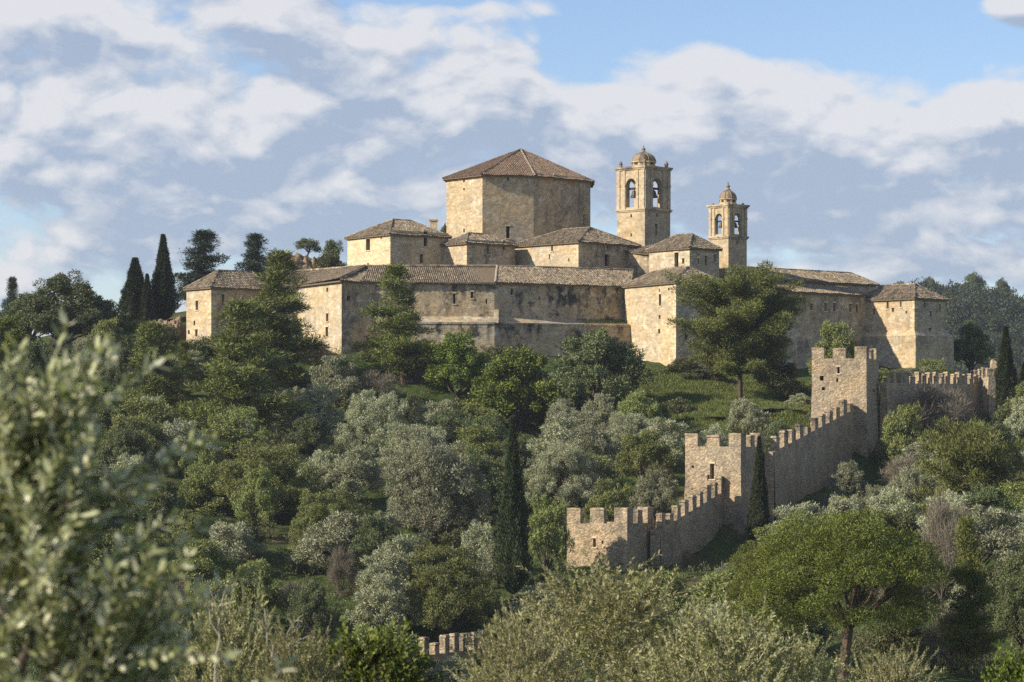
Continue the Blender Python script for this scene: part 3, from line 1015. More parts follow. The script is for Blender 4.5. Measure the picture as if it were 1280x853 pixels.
# ------------------------------------------------------------------ castle: long outer range
Zbase = 6.0
bA = rect(264, 430, 40, 6.6, 10.4)
zbA = Zv(359, 430)
t = building('corner_block', 'leftmost stone block of the castle behind tall pines', bA, Zbase, zbA,
             {3: [(246, 376, 388, 3.2), (243, 401, 407, 2.2), (245.5, 412, 421, 3), (236, 413, 418, 2.4)], 0: [(279, 368, 382, 3)]}, 'stone', {3: 0.15, 0: 0.5})
cornice(t, bA, zbA - 0.3, 0.28, 0.15)
hip_roof(t, bA, zbA, Zv(339.5, 437), 'R', 0.35, 0.9)

F1 = [P2(322, 437.5), P2(373, 436.2), P2(427, 422.5), P2(448, 424.6), P2(618, 427), P2(786.5, 437)]
zF = Zv(352, 425)
fr = thing('outer_range', 'long two-sided stone range with stained walls below the church', 'building')
mb = MB()
fwin = {1: [(409, 360, 365, 2.2), (409, 392, 402, 2.8), (408.5, 409, 421, 3.2)], 2: [(436, 370, 376, 5)],
        3: [(568, 367, 380, 3), (590, 365, 373, 3), (608, 374, 380, 2), (560, 353, 356, 3)],
        4: [(640, 361, 369, 3), (688, 371, 377, 2.6), (707, 369, 374, 2.6), (674, 371, 375, 2.2), (754, 362, 366, 2.2), (702, 354, 357, 2.5), (625, 352, 356, 2)]}
fst = {0: 0.3, 1: 0.2, 2: 0.8, 3: 1.0, 4: 1.25}
for i in range(5):
    a, b = F1[i], F1[i + 1]
    hs = holes_px(a, b, fwin.get(i, []))
    facade(mb, a, b, Zbase, zF, hs, fst[i], uoff=i * 21.3, hz=(12, zF))
    for h in hs:
        window(fr, a, b, h)
mb.build('wall', M['stone'], fr)
nback = np.array((0.1, 1.0))
rg = [np.array((X(330, 449), 449, Zv(341, 449))), np.array((X(385, 448), 448, Zv(338, 448))), np.array((X(457, 433.5), 433.5, Zv(332.5, 433.5))), np.array((X(462, 433.6), 433.6, Zv(332.5, 433.6))),
      np.array((X(621.5, 433.5), 433.5, Zv(332.5, 433.5))), np.array((X(792, 443.2), 443.2, Zv(337.5, 443.2)))]


def off_line(pl, d):
    """offset of an open plan polyline to its outside (right-hand side)"""
    res = []
    for i in range(len(pl)):
        ns = []
        if i > 0:
            e = (pl[i] - pl[i - 1]) / np.linalg.norm(pl[i] - pl[i - 1])
            ns.append(np.array((e[1], -e[0])))
        if i < len(pl) - 1:
            e = (pl[i + 1] - pl[i]) / np.linalg.norm(pl[i + 1] - pl[i])
            ns.append(np.array((e[1], -e[0])))
        m = sum(ns)
        res.append(pl[i] + m * d / (1 + ns[0] @ ns[-1]) if len(ns) == 2 else pl[i] + m * d)
    return res


ev = [np.array((*p, zF)) for p in off_line(F1, 0.5)]
roof(fr, [[ev[0], ev[1], rg[1], rg[0]], [ev[1], ev[2], rg[2], rg[1]], [ev[2], ev[3], rg[3], rg[2]], [ev[3], ev[4], rg[4], rg[3]], [ev[4], ev[5], rg[5], rg[4]]],
     [(rg[0], rg[1]), (rg[1], rg[2]), (rg[2], ev[2]), (rg[2], rg[4]), (rg[4], ev[4]), (rg[4], rg[5])], 'tile', ['tile', 'tile', 'tile', 'tile', 'mortar', 'tile'])
bk = MB()
for a, b in zip(rg, rg[1:]):
    bk.poly([(b[0], b[1], Zbase), (a[0], a[1], Zbase), (a[0], a[1], a[2] - 0.1), (b[0], b[1], b[2] - 0.1)])
bk.build('rear_wall', M['stone'], fr)
cm = MB()
ol = off_line(F1, 0.16)
for a, b, c_, d_ in zip(F1, F1[1:], ol, ol[1:]):
    cm.poly([(*c_, zF - 0.38), (*d_, zF - 0.38), (*d_, zF - 0.13), (*c_, zF - 0.13)], None, [(0.9, 0.8)] * 4)
    cm.poly([(*a, zF - 0.38), (*b, zF - 0.38), (*d_, zF - 0.38), (*c_, zF - 0.38)])
cm.build('cornice', M['stone'], fr)
# battered lower wall with a sloping ledge in front of the range
zl0, zl1 = Zv(403, 423), Zv(394.5, 424)
LW = [P2(470, 423.0), P2(618, 425.1), P2(807, 435.4)]
LI = [P2(470, 425.1), P2(618, 427.1), P2(797, 438.0)]
lm = MB()
for i in range(2):
    facade(lm, LW[i], LW[i + 1], Zbase, zl0, (), 1.2, uoff=90 + i * 30, hz=(12.5, zl0))
    lm.poly([(*LW[i], zl0 + 0.02), (*LW[i + 1], zl0 + 0.02), (*LI[i + 1], zl1), (*LI[i], zl1)], None, [(0.7, 0.5)] * 4)
facade(lm, LW[2], LI[2], Zbase, zl0, (), 0.5)
facade(lm, LI[0] + (0, 0), LW[0], Zbase, zl0, (), 0.5)
lm.build('battered_base', M['stone'], fr)
sm = MB()
for i in range(2):
    d = (LW[i + 1] - LW[i]) / np.linalg.norm(LW[i + 1] - LW[i])
    n = np.array((d[1], -d[0]))
    a, b = LW[i] + n * 0.10, LW[i + 1] + n * 0.10
    sm.poly([(*a, zl0 - 0.2), (*b, zl0 - 0.2), (*b, zl0 + 0.08), (*a, zl0 + 0.08)], None, [(0.9, 0.9)] * 4)
    sm.poly([(*a, zl0 + 0.08), (*b, zl0 + 0.08), (*LW[i + 1], zl0 + 0.10), (*LW[i], zl0 + 0.10)])
    sm.poly([(*LW[i], zl0 - 0.2), (*LW[i + 1], zl0 - 0.2), (*b, zl0 - 0.2), (*a, zl0 - 0.2)])
sm.build('ledge', M['stone'], fr)
bt = MB()
q = P2(619.5, 425.8)
bt.box((*q, zl0), (0.42, 0, 0), (0, 0.75, 0), (0.15, 0.9, 2.0), 0.8)
bt.build('buttress', M['stone'], fr)
bD = rect(845, 424, 31, 13.6, 8.4)
zD = Zv(352.5, 424)
t = building('projecting_block', 'tall stone block jutting forward left of the big rounded pine', bD, Zbase - 2, zD,
             {3: [(825, 368, 382.5, 2.8), (824, 361, 365, 1.6), (824.5, 394, 399, 2.4), (824, 411.5, 417, 2.6), (836, 360, 363, 2)], 0: [(858, 405, 425, 4)]}, 'stone', {3: 0.14, 0: 0.5})
cornice(t, bD, zD - 0.3, 0.28, 0.15)
hip_roof(t, bD, zD, Zv(334.5, 430), 'L', 0.24, 0.80)

E0, E1 = P2(896, 428.8), P2(1087, 450)
zE = Zv(364.5, 438.5)
er = thing('rear_range', 'long shaded stone range behind the big rounded pine', 'building')
mb = MB()
ewin = [(1014.5, 380, 388, 3.2), (1032, 379, 389, 3), (1043, 379, 389.5, 3), (1063, 380, 390, 2.6), (1071, 381, 391, 2.4), (1000, 382, 388, 2)]
hs = holes_px(E0, E1, ewin)
facade(mb, E0, E1, Zbase - 2, zE, hs, 0.7, uoff=3.3, hz=(11, zE))
for h in hs:
    window(er, E0, E1, h)
dE = (E1 - E0) / np.linalg.norm(E1 - E0)
nE = np.array((dE[1], -dE[0]))
Eb0, Eb1 = E0 - nE * 13, E1 - nE * 13
facade(mb, E1, Eb1, Zbase - 2, zE - 0.2, (), 0.3)
facade(mb, E1 - nE * 6 + dE * 8, Eb1 + dE * 8, Zbase, zE + 2.1, (), 0.3)
facade(mb, Eb1, Eb0, Zbase - 2, zE + 2, (), 0.3)
facade(mb, Eb0, E0, Zbase - 2, zE, (), 0.3)
U0, U1 = E0 - nE * 6, E1 - nE * 6 + dE * 8
facade(mb, U0, U1, zE, zE + 2.15, (), 0.5)
mb.build('wall', M['stone'], er)
e0, e1 = E0 + nE * 0.45, E1 + nE * 0.45
zu = zE + 1.75
r1s = [[(*e0, zE), (*e1, zE), (*(E1 - nE * 6), zu), (*U0, zu)]]
u0, u1 = U0 + nE * 0.4, U1 + nE * 0.4
Eb1 = Eb1 + dE * 8
rt0, rt1 = E0 - nE * 10 + dE * 2, E1 - nE * 10 + dE * 6.5
zrt = zu + 2.4
r1s += [[(*u0, zu + 0.45), (*(u1 + dE * 0.3), zu + 0.45), (*rt1, zrt), (*rt0, zrt)], [(*(u1 + dE * 0.3), zu + 0.45), (*(Eb1 + dE * 0.3), zu + 0.45), (*rt1, zrt)],
        [(*(Eb1 + dE * 0.3), zu + 0.4), (*Eb0, zu + 0.4), (*rt0, zrt), (*rt1, zrt)]]
roof(er, r1s, [((*rt0, zrt), (*rt1, zrt)), ((*rt1, zrt), (*(u1 + dE * 0.3), zu + 0.45))])
cmb = MB()
oa, ob = E0 + nE * 0.16, E1 + nE * 0.16
cmb.poly([(*oa, zE - 0.38), (*ob, zE - 0.38), (*ob, zE - 0.13), (*oa, zE - 0.13)], None, [(0.9, 0.8)] * 4)
cmb.poly([(*E0, zE - 0.38), (*E1, zE - 0.38), (*ob, zE - 0.38), (*oa, zE - 0.38)])
cmb.build('cornice', M['stone'], er)

bF = rect(1143, 443, 45, 10.2, 7.9)
zFf = Zv(372.5, 443)
t = building('end_block', 'right-hand end block of the castle with ledge and hip roof', bF, Zbase - 2, zFf,
             {3: [(1092.5, 386, 394, 2.6), (1109.5, 377, 386, 2.6), (1116, 385, 390, 3), (1126, 377, 384, 2), (1133, 389, 392, 2)],
              0: [(1156, 379, 385, 2.2), (1163.5, 389, 396, 2.6), (1162.5, 410, 416, 3.4), (1175, 380, 388, 2), (1181, 411, 417, 2.6)]}, 'stone', {3: 0.35, 0: 0.6})
cornice(t, bF, zFf - 0.3, 0.28, 0.15)
hip_roof(t, bF, zFf, Zv(355, 447), 'L', 0.30, 0.9)
oF = out_poly(bF, 0.9)
zfl = Zv(419, 441)
lb2 = MB()
for (a, b, ia, ib) in ((oF[3], oF[0], bF[3], bF[0]), (oF[0], oF[1], bF[0], bF[1])):
    facade(lb2, a, b, Zbase - 4, zfl, (), 0.5, hz=(12, zfl))
    lb2.poly([(*a, zfl), (*b, zfl), (*ib, zfl + 0.8), (*ia, zfl + 0.8)])
facade(lb2, oF[1], bF[1], Zbase - 4, zfl, (), 0.5)
lb2.build('battered_base', M['stone'], t)


# ------------------------------------------------------------------ battlement walls and towers
def merlon(parent, c, d, w_, th, z, h):
    """upright stone tooth with a slightly wider weathered cap; c plan centre, d plan direction along the wall"""
    n = np.array((d[1], -d[0]))
    mb = MB()
    w_, h = w_ * random.uniform(0.84, 1.1), h * (random.uniform(0.8, 1.06) if random.random() > 0.1 else random.uniform(0.45, 0.65))
    mb.box((*c, z - 0.05), (*(d * w_ / 2), 0), (*(n * th / 2), 0), (0, 0, h * 0.86 + 0.05), 0.95, (0.75, 0.95), 0.06)
    mb.box((*c, z + h * 0.85), (*(d * (w_ / 2 + 0.05)), 0), (*(n * (th / 2 + 0.05)), 0), (0, 0, h * 0.15), 0.8, (0.95, 1.0), 0.04)
    return mb.build('merlon', M['rubble'], parent)


def battlement_wall(name, label, p0, p1, z0, z1, base0, base1, th, nm, mw, mh, curve=0.0):
    """wall from p0 to p1 whose crenel line climbs from z0 to z1"""
    p0, p1 = np.array(p0, float), np.array(p1, float)
    t = thing(name, label, 'wall', (0, 0, 0), 'battlement walls')
    L = np.linalg.norm(p1 - p0)
    d = (p1 - p0) / L
    n = np.array((d[1], -d[0]))
    mb = MB()
    seg = max(4, int(L / 1.6))
    zt = lambda f: z0 + (z1 - z0) * (f + curve * f * (1 - f))
    zb = lambda f: base0 + (base1 - base0) * f
    for i in range(seg):
        f0, f1 = i / seg, (i + 1) / seg
        a, b = p0 + d * L * f0, p0 + d * L * f1
        for sgn in (1, -1):
            q0, q1 = a + n * sgn * th / 2, b + n * sgn * th / 2
            o0, o1 = q0 + n * sgn * 0.35, q1 + n * sgn * 0.35
            pts = [(*o0, zb(f0)), (*o1, zb(f1)), (*q1, zt(f1)), (*q0, zt(f0))]
            uv = [(L * f0, zb(f0)), (L * f1, zb(f1)), (L * f1, zt(f1)), (L * f0, zt(f0))]
            w2 = [(0, 0.4), (0, 0.4), (1, 0.4), (1, 0.4)]
            if sgn < 0:
                pts, uv = pts[::-1], uv[::-1]
                w2 = w2[::-1]
            mb.poly(pts, uv, w2)
        mb.poly([(*(a + n * th / 2), zt(f0)), (*(b + n * th / 2), zt(f1)), (*(b - n * th / 2), zt(f1)), (*(a - n * th / 2), zt(f0))], None, [(0.9, 0.6)] * 4)
    for f, s in ((0, -1), (1, 1)):
        a = p0 + d * L * f
        mb.poly([(*(a + n * th / 2), zb(f)), (*(a - n * th / 2), zb(f)), (*(a - n * th / 2), zt(f)), (*(a + n * th / 2), zt(f))])
    mb.build('wall', M['rubble'], t)
    for i in range(nm):
        f = (i + 0.5) / nm
        c = p0 + d * (L * f + random.uniform(-0.12, 0.12)) + n * (th / 2 - 0.36)
        merlon(t, c, d, mw, 0.66, zt(f) - 0.08, mh)
    return t


def battlement_tower(label, u, Y, theta, lenL, lenR, v_top, v_cren, zbase, wins, batter=0.5, nL=3, nR=3):
    c = rect(u, Y, theta, lenL, lenR)
    zt, zc = Zv(v_top, Y), Zv(v_cren, Y)
    t = thing('battlement_tower', label, 'tower', (0, 0, 0), 'battlement towers')
    mb = MB()
    zmid = zc - 4.2
    cb = out_poly(c, batter)
    for i in range(4):
        a, b = c[i], c[(i + 1) % 4]
        hs = holes_px(a, b, wins.get(i, []))
        facade(mb, a, b, zmid, zc, hs, 0.5, uoff=i * 9.7, hz=(zmid - 4, zc))
        for h in hs:
            window(t, a, b, h, 0.7, 'rubble')
        L = np.linalg.norm(b - a)
        q0, q1 = cb[i], cb[(i + 1) % 4]
        mb.poly([(*q0, zbase), (*q1, zbase), (*b, zmid), (*a, zmid)], [(i * 9.7, zbase), (i * 9.7 + L, zbase), (i * 9.7 + L, zmid), (i * 9.7, zmid)], [(0, 0.5), (0, 0.5), (0.5, 0.5), (0.5, 0.5)])
    ci = out_poly(c, -0.62)
    for i in range(4):
        a, b = ci[(i + 1) % 4], ci[i]
        facade(mb, a, b, zc - 1.2, zc, (), 0.5)
        oa, ob = c[i], c[(i + 1) % 4]
        mb.poly([(*oa, zc), (*ob, zc), (*a, zc), (*b, zc)], None, [(0.9, 0.6)] * 4)
    mb.poly([(*p, zc - 1.2) for p in ci])
    mb.build('wall', M['rubble'], t)
    h = zt - zc
    for i in range(4):
        a, b = c[i], c[(i + 1) % 4]
        L = np.linalg.norm(b - a)
        d = (b - a) / L
        n = np.array((d[1], -d[0]))
        k = nR if i % 2 == 0 else nL
        wd = L / (2 * k - 1) * 1.12
        # corner tooth: an L-shaped piece round corner a
        pr = c[i - 1]
        dp = (pr - a) / np.linalg.norm(pr - a)
        wp = np.linalg.norm(pr - a) / (2 * (nL if i % 2 == 0 else nR) - 1) * 1.08
        Lp = [a, a + d * wd, a + d * wd + dp * 0.62, a + d * 0.62 + dp * 0.62, a + d * 0.62 + dp * wp, a + dp * wp]
        hh = h * random.uniform(0.93, 1.03)
        cmx = MB()
        for q, (za, zb_, o) in enumerate(((zc - 0.04, zc + hh * 0.86, 0.0), (zc + hh * 0.86, zc + hh, 0.05))):
            Q = [p + (-(d + dp) * o if m_ in (0,) else 0) for m_, p in enumerate(Lp)]
            for m_ in range(6):
                x0, x1 = Q[m_], Q[(m_ + 1) % 6]
                cmx.poly([(*x0, za), (*x1, za), (*x1, zb_), (*x0, zb_)], None, [(0.7, 0.7)] * 4)
            cmx.poly([(*p, zb_) for p in Q], None, [(0.95, 1.0)] * 6)
        if i != 2:
            cmx.build('merlon', M['rubble'], t)
        for m_ in range(1, k - 1 if i in (0, 3) else 0):
            cc = a + d * L * m_ / (k - 1) - n * 0.31
            merlon(t, cc, d, wd, 0.62, zc, h)
    return t


battlement_tower('lowest battlement tower, square and pale, with weathered stone teeth', 784, 303, 63, 7.0, 6.6, 635, 655, -20, {3: [(743, 673, 684, 3.5), (753, 676, 680, 2.5)]})
battlement_tower('middle battlement tower with a slit doorway in its sunlit face', 926, 328, 62, 6.9, 6.8, 541.5, 558.5, -16,
                 {3: [(890, 580, 599, 5.0), (885.5, 594, 601, 3), (866, 582, 585, 3)]}, 0.6)
battlement_tower('highest battlement tower with three broad teeth below the castle end block', 1083, 368, 70, 7.1, 7.0, 433.5, 448, -10,
                 {3: [(1027, 470, 476, 5), (1048, 459, 467, 3), (1046.5, 473, 478, 2.4), (1029, 484, 488, 4), (1043, 492, 498, 2.4)], 0: [(1092, 486, 508, 2.5)]}, 0.5)
battlement_wall('battlement_wall', 'stepped battlement wall climbing from the lowest tower to the middle tower', P2(819, 307), P2(903, 330.5), Zv(663, 307), Zv(612, 330.5), -20, -14, 1.1, 9, 1.5, 1.75, 0.0)
battlement_wall('battlement_wall', 'long battlement wall climbing from the middle tower to the highest tower', P2(962, 333), P2(1064, 369.5), Zv(565, 333), Zv(511, 369.5), -16, -10, 1.1, 11, 1.75, 1.75, 0.0)
battlement_wall('battlement_wall', 'level battlement wall right of the highest tower with close-set teeth', P2(1104, 373), P2(1222, 391), Zv(479, 373), Zv(480.5, 391), -8, -3, 0.95, 16, 0.75, 1.62, 0.0)
battlement_wall('battlement_wall', 'short battlement return wall beside the tall cypress at far right', P2(1219, 393.5), P2(1240, 388), Zv(476, 393.5), Zv(471, 388), -6, -6, 1.0, 4, 0.62, 1.6, 0.0)
battlement_wall('battlement_wall', 'low battlement wall almost hidden by bushes at bottom centre', P2(522, 272.5), P2(630, 287), Zv(820, 272.5), Zv(807, 287), -28, -26, 1.0, 9, 0.9, 1.85, 0.0)

# ruined stub beyond the far wall
rs = MB()
for (u, v0, v1, hw, Y) in [(1238, 484, 462, 0.8, 402), (1243, 484, 452, 0.5, 403), (1248, 484, 465, 0.9, 404)]:
    q = P2(u, Y)
    rs.box((*q, Zv(v0, Y) - 2), (hw, 0.2, 0), (-0.1, 0.8, 0), (0, 0, Zv(v1, Y) - Zv(v0, Y) + 2), 0.75, (0.5, 0.4), 0.35)
tag(rs.build('ruined_wall', M['rubble']), 'broken pinkish wall stub beside the tall cypress at far right', 'ruin', kind='thing')


# ------------------------------------------------------------------ rocks
def rock_mesh(name, cx_, cy_, zt, rx, ry, rz, seed, mat):
    """craggy outcrop: a lumpy body broken up by several octaves of noise"""
    from mathutils import noise as mn
    nu, nv = 72, 36
    V, F = [], []
    for j in range(nv):
        th = math.pi * j / (nv - 1)
        for i in range(nu):
            a = 2 * math.pi * i / nu
            q = Vector((math.sin(th) * math.cos(a), math.sin(th) * math.sin(a), math.cos(th)))
            o = Vector((seed * 7.1, 0, 0))
            k = 0.85 + 0.42 * mn.noise(q * 1.6 + o) + 0.26 * abs(mn.noise(q * 3.7 + o)) + 0.16 * mn.noise(q * 8.0 + o) + 0.09 * mn.noise(q * 17.0 + o)
            V.append((cx_ + q.x * rx * k, cy_ + q.y * ry * k, zt - rz + (abs(q.z) ** 0.6 * (1 if q.z > 0 else -1)) * rz * k))
    for j in range(nv - 1):
        for i in range(nu):
            F.append((j * nu + i, (j + 1) * nu + i, (j + 1) * nu + (i + 1) % nu, j * nu + (i + 1) % nu))
    return link(bpy.data.objects.new(name, np_mesh(name, np.array(V), np.array(F), M[mat])))


rk = rock_mesh('rock_outcrop', X(388, 474), 474, Zv(321, 474), 5.6, 4, 5.5, 3, 'rock')
tag(rk, 'ochre rock outcrop rising behind the roof left of the corner house', 'rock')
rk = rock_mesh('rock_outcrop', X(356, 478), 478, Zv(335, 478), 3.4, 3, 4.5, 9, 'rock')
tag(rk, 'small ochre rock knob behind the roof beside the pine top', 'rock')
rk = rock_mesh('rock_outcrop', X(214, 437), 437, Zv(399, 437), 2.6, 2.5, 4.0, 5, 'rock')
tag(rk, 'brown rock face beside the leftmost castle block', 'rock')


# ------------------------------------------------------------------ foliage
def unit(a):
    return a / (np.linalg.norm(a, axis=-1, keepdims=True) + 1e-9)


def leaf_arrays(Pb, D, L, W, r_, N=None):
    """flat diamond leaves: base points, directions, lengths, widths"""
    n = len(Pb)
    D = unit(D)
    S = unit(np.cross(D, unit(r_.normal(size=(n, 3))) if N is None else N))
    L = (np.ones(n) * L * r_.uniform(0.7, 1.3, n))[:, None]
    W = (np.ones(n) * W * r_.uniform(0.8, 1.2, n))[:, None]
    V = np.stack([Pb, Pb + D * L * 0.45 + S * W / 2, Pb + D * L, Pb + D * L * 0.45 - S * W / 2], 1).reshape(-1, 3)
    F = np.arange(4 * n).reshape(n, 4)
    return V, F


def clumps(cs, rad, n_each, L, W, r_, up=0.4, flat=1.0, shell=0.55, face=0.9, out=0.45):
    """leaves round each clump centre, mostly in the outer shell and pointing outwards"""
    cs = np.asarray(cs, float)
    k = len(cs)
    rad = np.ones(k) * rad
    d = unit(r_.normal(size=(k, n_each, 3)))
    rr = (shell + (1 - shell) * r_.random((k, n_each, 1))) * rad[:, None, None] * r_.uniform(0.75, 1.15, (k, n_each, 1))
    off = d * rr
    off[..., 2] *= flat
    Pb = (cs[:, None, :] + off).reshape(-1, 3)
    D = d * out + r_.normal(size=d.shape) * 0.5
    D[..., 2] += up * 0.7
    N = d * face + unit(r_.normal(size=d.shape)) * 0.6
    return leaf_arrays(Pb, D.reshape(-1, 3), L, W, r_, N.reshape(-1, 3))


def limb(mb, a, b, r0, r1, r_, sag=0.0, n=4):
    a, b = np.array(a, float), np.array(b, float)
    pts, rad = [], []
    L = np.linalg.norm(b - a)
    for i in range(n + 1):
        f = i / n
        p = a + (b - a) * f
        if 0 < i < n:
            p = p + r_.normal(size=3) * L * 0.04
        p[2] += sag * L * 4 * f * (1 - f) * 0.25
        pts.append(p)
        rad.append(r0 + (r1 - r0) * f)
    mb.tube(pts, rad, 6)


def proto_dome(seed, W, H, clear, mat, leafL, leafW, lobes, per, n_each, rad, up=0.4, trunks=1, bark='bark', name='tree', spread=0.75):
    """rounded crown of lobes, each of several clumps (olive, oak, bush)"""
    r_ = np.random.default_rng(seed)
    mb = MB()
    lob = []
    for i in range(lobes):
        a = 2.399 * i + r_.uniform(-0.4, 0.4)
        f = math.sqrt((i + 0.5) / lobes)
        z = clear + (H - clear) * (0.20 + 0.60 * (1 - f ** 2)) * r_.uniform(0.85, 1.12)
        lob.append((math.cos(a) * f * W * 0.36, math.sin(a) * f * W * 0.36, z))
    lob = np.array(lob)
    cs = []
    for c in lob:
        R_ = W * 0.155 * r_.uniform(0.75, 1.3)
        d = unit(r_.normal(size=(per, 3)) + (0, 0, 0.25))
        cs.append(c + d * R_ * r_.uniform(0.55, 1.1, (per, 1)) * (1, 1, 0.85))
    cs = np.concatenate(cs)
    cs = cs[cs[:, 2] > clear * 0.55]
    V, F = clumps(cs, rad * r_.uniform(0.6, 1.25, len(cs)), n_each, leafL, leafW, r_, up)
    for k in range(trunks):
        off = np.array((r_.uniform(-.5, .5), r_.uniform(-.5, .5), 0)) * (0.3 if trunks == 1 else 1.2)
        fork = off * 0.8 + (r_.uniform(-.3, .3), r_.uniform(-.3, .3), clear * r_.uniform(0.7, 1.0))
        limb(mb, off + (0, 0, -0.8), fork, 0.05 * H * 0.6, 0.036 * H * 0.6, r_)
        for i in range(k, lobes, trunks):
            limb(mb, fork, lob[i], 0.028 * H * 0.6, 0.02, r_, 0.1)
    crown = np_mesh(name + '_crown', V, F, M[mat], r_.random(len(F)))
    return mb.mesh(name + '_trunk', M[bark], True), crown, (W, H)


def proto_pine(seed, W, H, clear, mat, profile, n_whorl, n_br, n_each, rad, name='pine', rise=0.25, L=0.42, Wd=0.05, flat=0.6, gap=0.0):
    r_ = np.random.default_rng(seed)
    mb = MB()
    ph = r_.uniform(0, 6.28)
    ax = lambda z: np.array((0.02 * H * math.sin(ph + z / H * 3), 0.02 * H * math.cos(ph + z / H * 2.4), z))
    zs = np.linspace(-0.8, H * 0.97, 12)
    mb.tube([ax(z) for z in zs], [max(0.03, 0.020 * H * (1 - 0.93 * max(z, 0) / H)) for z in zs], 7)
    cs, rd = [], []
    for i in range(n_whorl):
        f = i / (n_whorl - 1)
        z = clear + (H - clear) * (f * 0.98)
        for k in range(n_br):
            if r_.random() < gap:
                continue
            a = r_.uniform(0, 6.28)
            zz = z + r_.uniform(-0.4, 0.4)
            ln = W / 2 * profile(f) * r_.uniform(0.45, 1.22)
            dv = np.array((math.cos(a), math.sin(a), rise * r_.uniform(0.2, 1.6) + 0.5 * f * f))
            p0 = ax(zz)
            tip = p0 + dv * ln
            if ln > 0.8:
                limb(mb, p0, tip, 0.016 * W * 0.5 * (1.1 - 0.6 * f), 0.015, r_, -0.2, 3)
            m = max(1, int(ln / 0.75))
            for j in range(m):
                q = p0 + dv * ln * (0.28 + 0.72 * (j + r_.random()) / m)
                cs.append(q + r_.normal(size=3) * 0.22 * min(1.0, ln * 0.3) + (0, 0, 0.1))
                rd.append(rad * r_.uniform(0.6, 1.2))
    cs.append(ax(H * 0.975))
    rd.append(rad * 0.7)
    V, F = clumps(np.array(cs), np.array(rd), n_each, L, Wd, r_, 0.75, flat, 0.4, 0.7, 0.7)
    crown = np_mesh(name + '_crown', V, F, M[mat], r_.random(len(F)))
    return mb.mesh(name + '_trunk', M['bark_pine'], True), crown, (W, H)


def proto_umbrella(seed, W, H, crown_h, mat='stone_pine', n=78, n_each=620, rad=0.92):
    r_ = np.random.default_rng(seed)
    mb = MB()
    zc = H - crown_h
    fork = np.array((0.3, 0, zc * 0.82))
    mb.tube([(-0.2, 0, -1.0), (-0.05, 0.1, zc * 0.35), fork], [0.42, 0.36, 0.28], 8)
    cs = []
    for i in range(n):
        a = 2.399963 * i
        f = math.sqrt((i + 0.5) / n)
        lump = 0.10 * math.sin(5 * a * 0.2 + f * 9) + 0.08 * math.sin(3.3 * math.cos(a) * f * 3 + 1) + 0.08 * math.cos(4.1 * math.sin(a) * f * 3)
        z = zc + crown_h * (math.sqrt(max(0.0, 1 - f ** 2.3)) * 0.90 + lump * 0.6) + r_.uniform(-0.2, 0.2)
        cs.append((math.cos(a) * f * W * 0.47, math.sin(a) * f * W * 0.47, max(z, zc + 0.3) - (0.8 if i % 3 == 0 else 0.0) + r_.uniform(-0.25, 0.35)))
    for i in range(int(n * 0.45)):   # lower layer of the canopy
        a = r_.uniform(0, 6.28)
        f = r_.uniform(0.35, 1.0)
        cs.append((math.cos(a) * f * W * 0.45, math.sin(a) * f * W * 0.45, zc + crown_h * r_.uniform(-0.12, 0.5) * (1.1 - 0.35 * f)))
    for i in range(60):              # shaded inner layer
        a, f = r_.uniform(0, 6.28), math.sqrt(r_.random()) * 0.85
        cs.append((math.cos(a) * f * W * 0.42, math.sin(a) * f * W * 0.42, zc + crown_h * (0.12 + 0.5 * math.sqrt(max(0.0, 1 - f ** 2)))))
    cs = np.array(cs)
    for i in range(14):
        a = 2.399 * i + 0.4
        f = math.sqrt((i + 0.7) / 14) * 0.8
        tip = np.array((math.cos(a) * f * W * 0.45, math.sin(a) * f * W * 0.45, zc + crown_h * 0.62 * math.sqrt(max(0.05, 1 - f * f))))
        mid = fork + (tip - fork) * 0.45 + (0, 0, -0.1)
        limb(mb, fork, mid, 0.17, 0.11, r_, 0.1, 3)
        limb(mb, mid, tip, 0.11, 0.04, r_, 0.1, 3)
        for k in range(3):
            limb(mb, mid + (tip - mid) * 0.3, tip + r_.normal(size=3) * (1.1, 1.1, 0.4), 0.06, 0.02, r_, 0.1, 2)
    V, F = clumps(cs, rad * r_.uniform(0.7, 1.2, len(cs)), n_each, 0.24, 0.055, r_, 0.5, 0.85, 0.82, 1.1, 0.5)
    crown = np_mesh('umbrella_crown', V, F, M[mat], r_.random(len(F)))
    return mb.mesh('umbrella_trunk', M['bark_pine'], True), crown, (W, H)


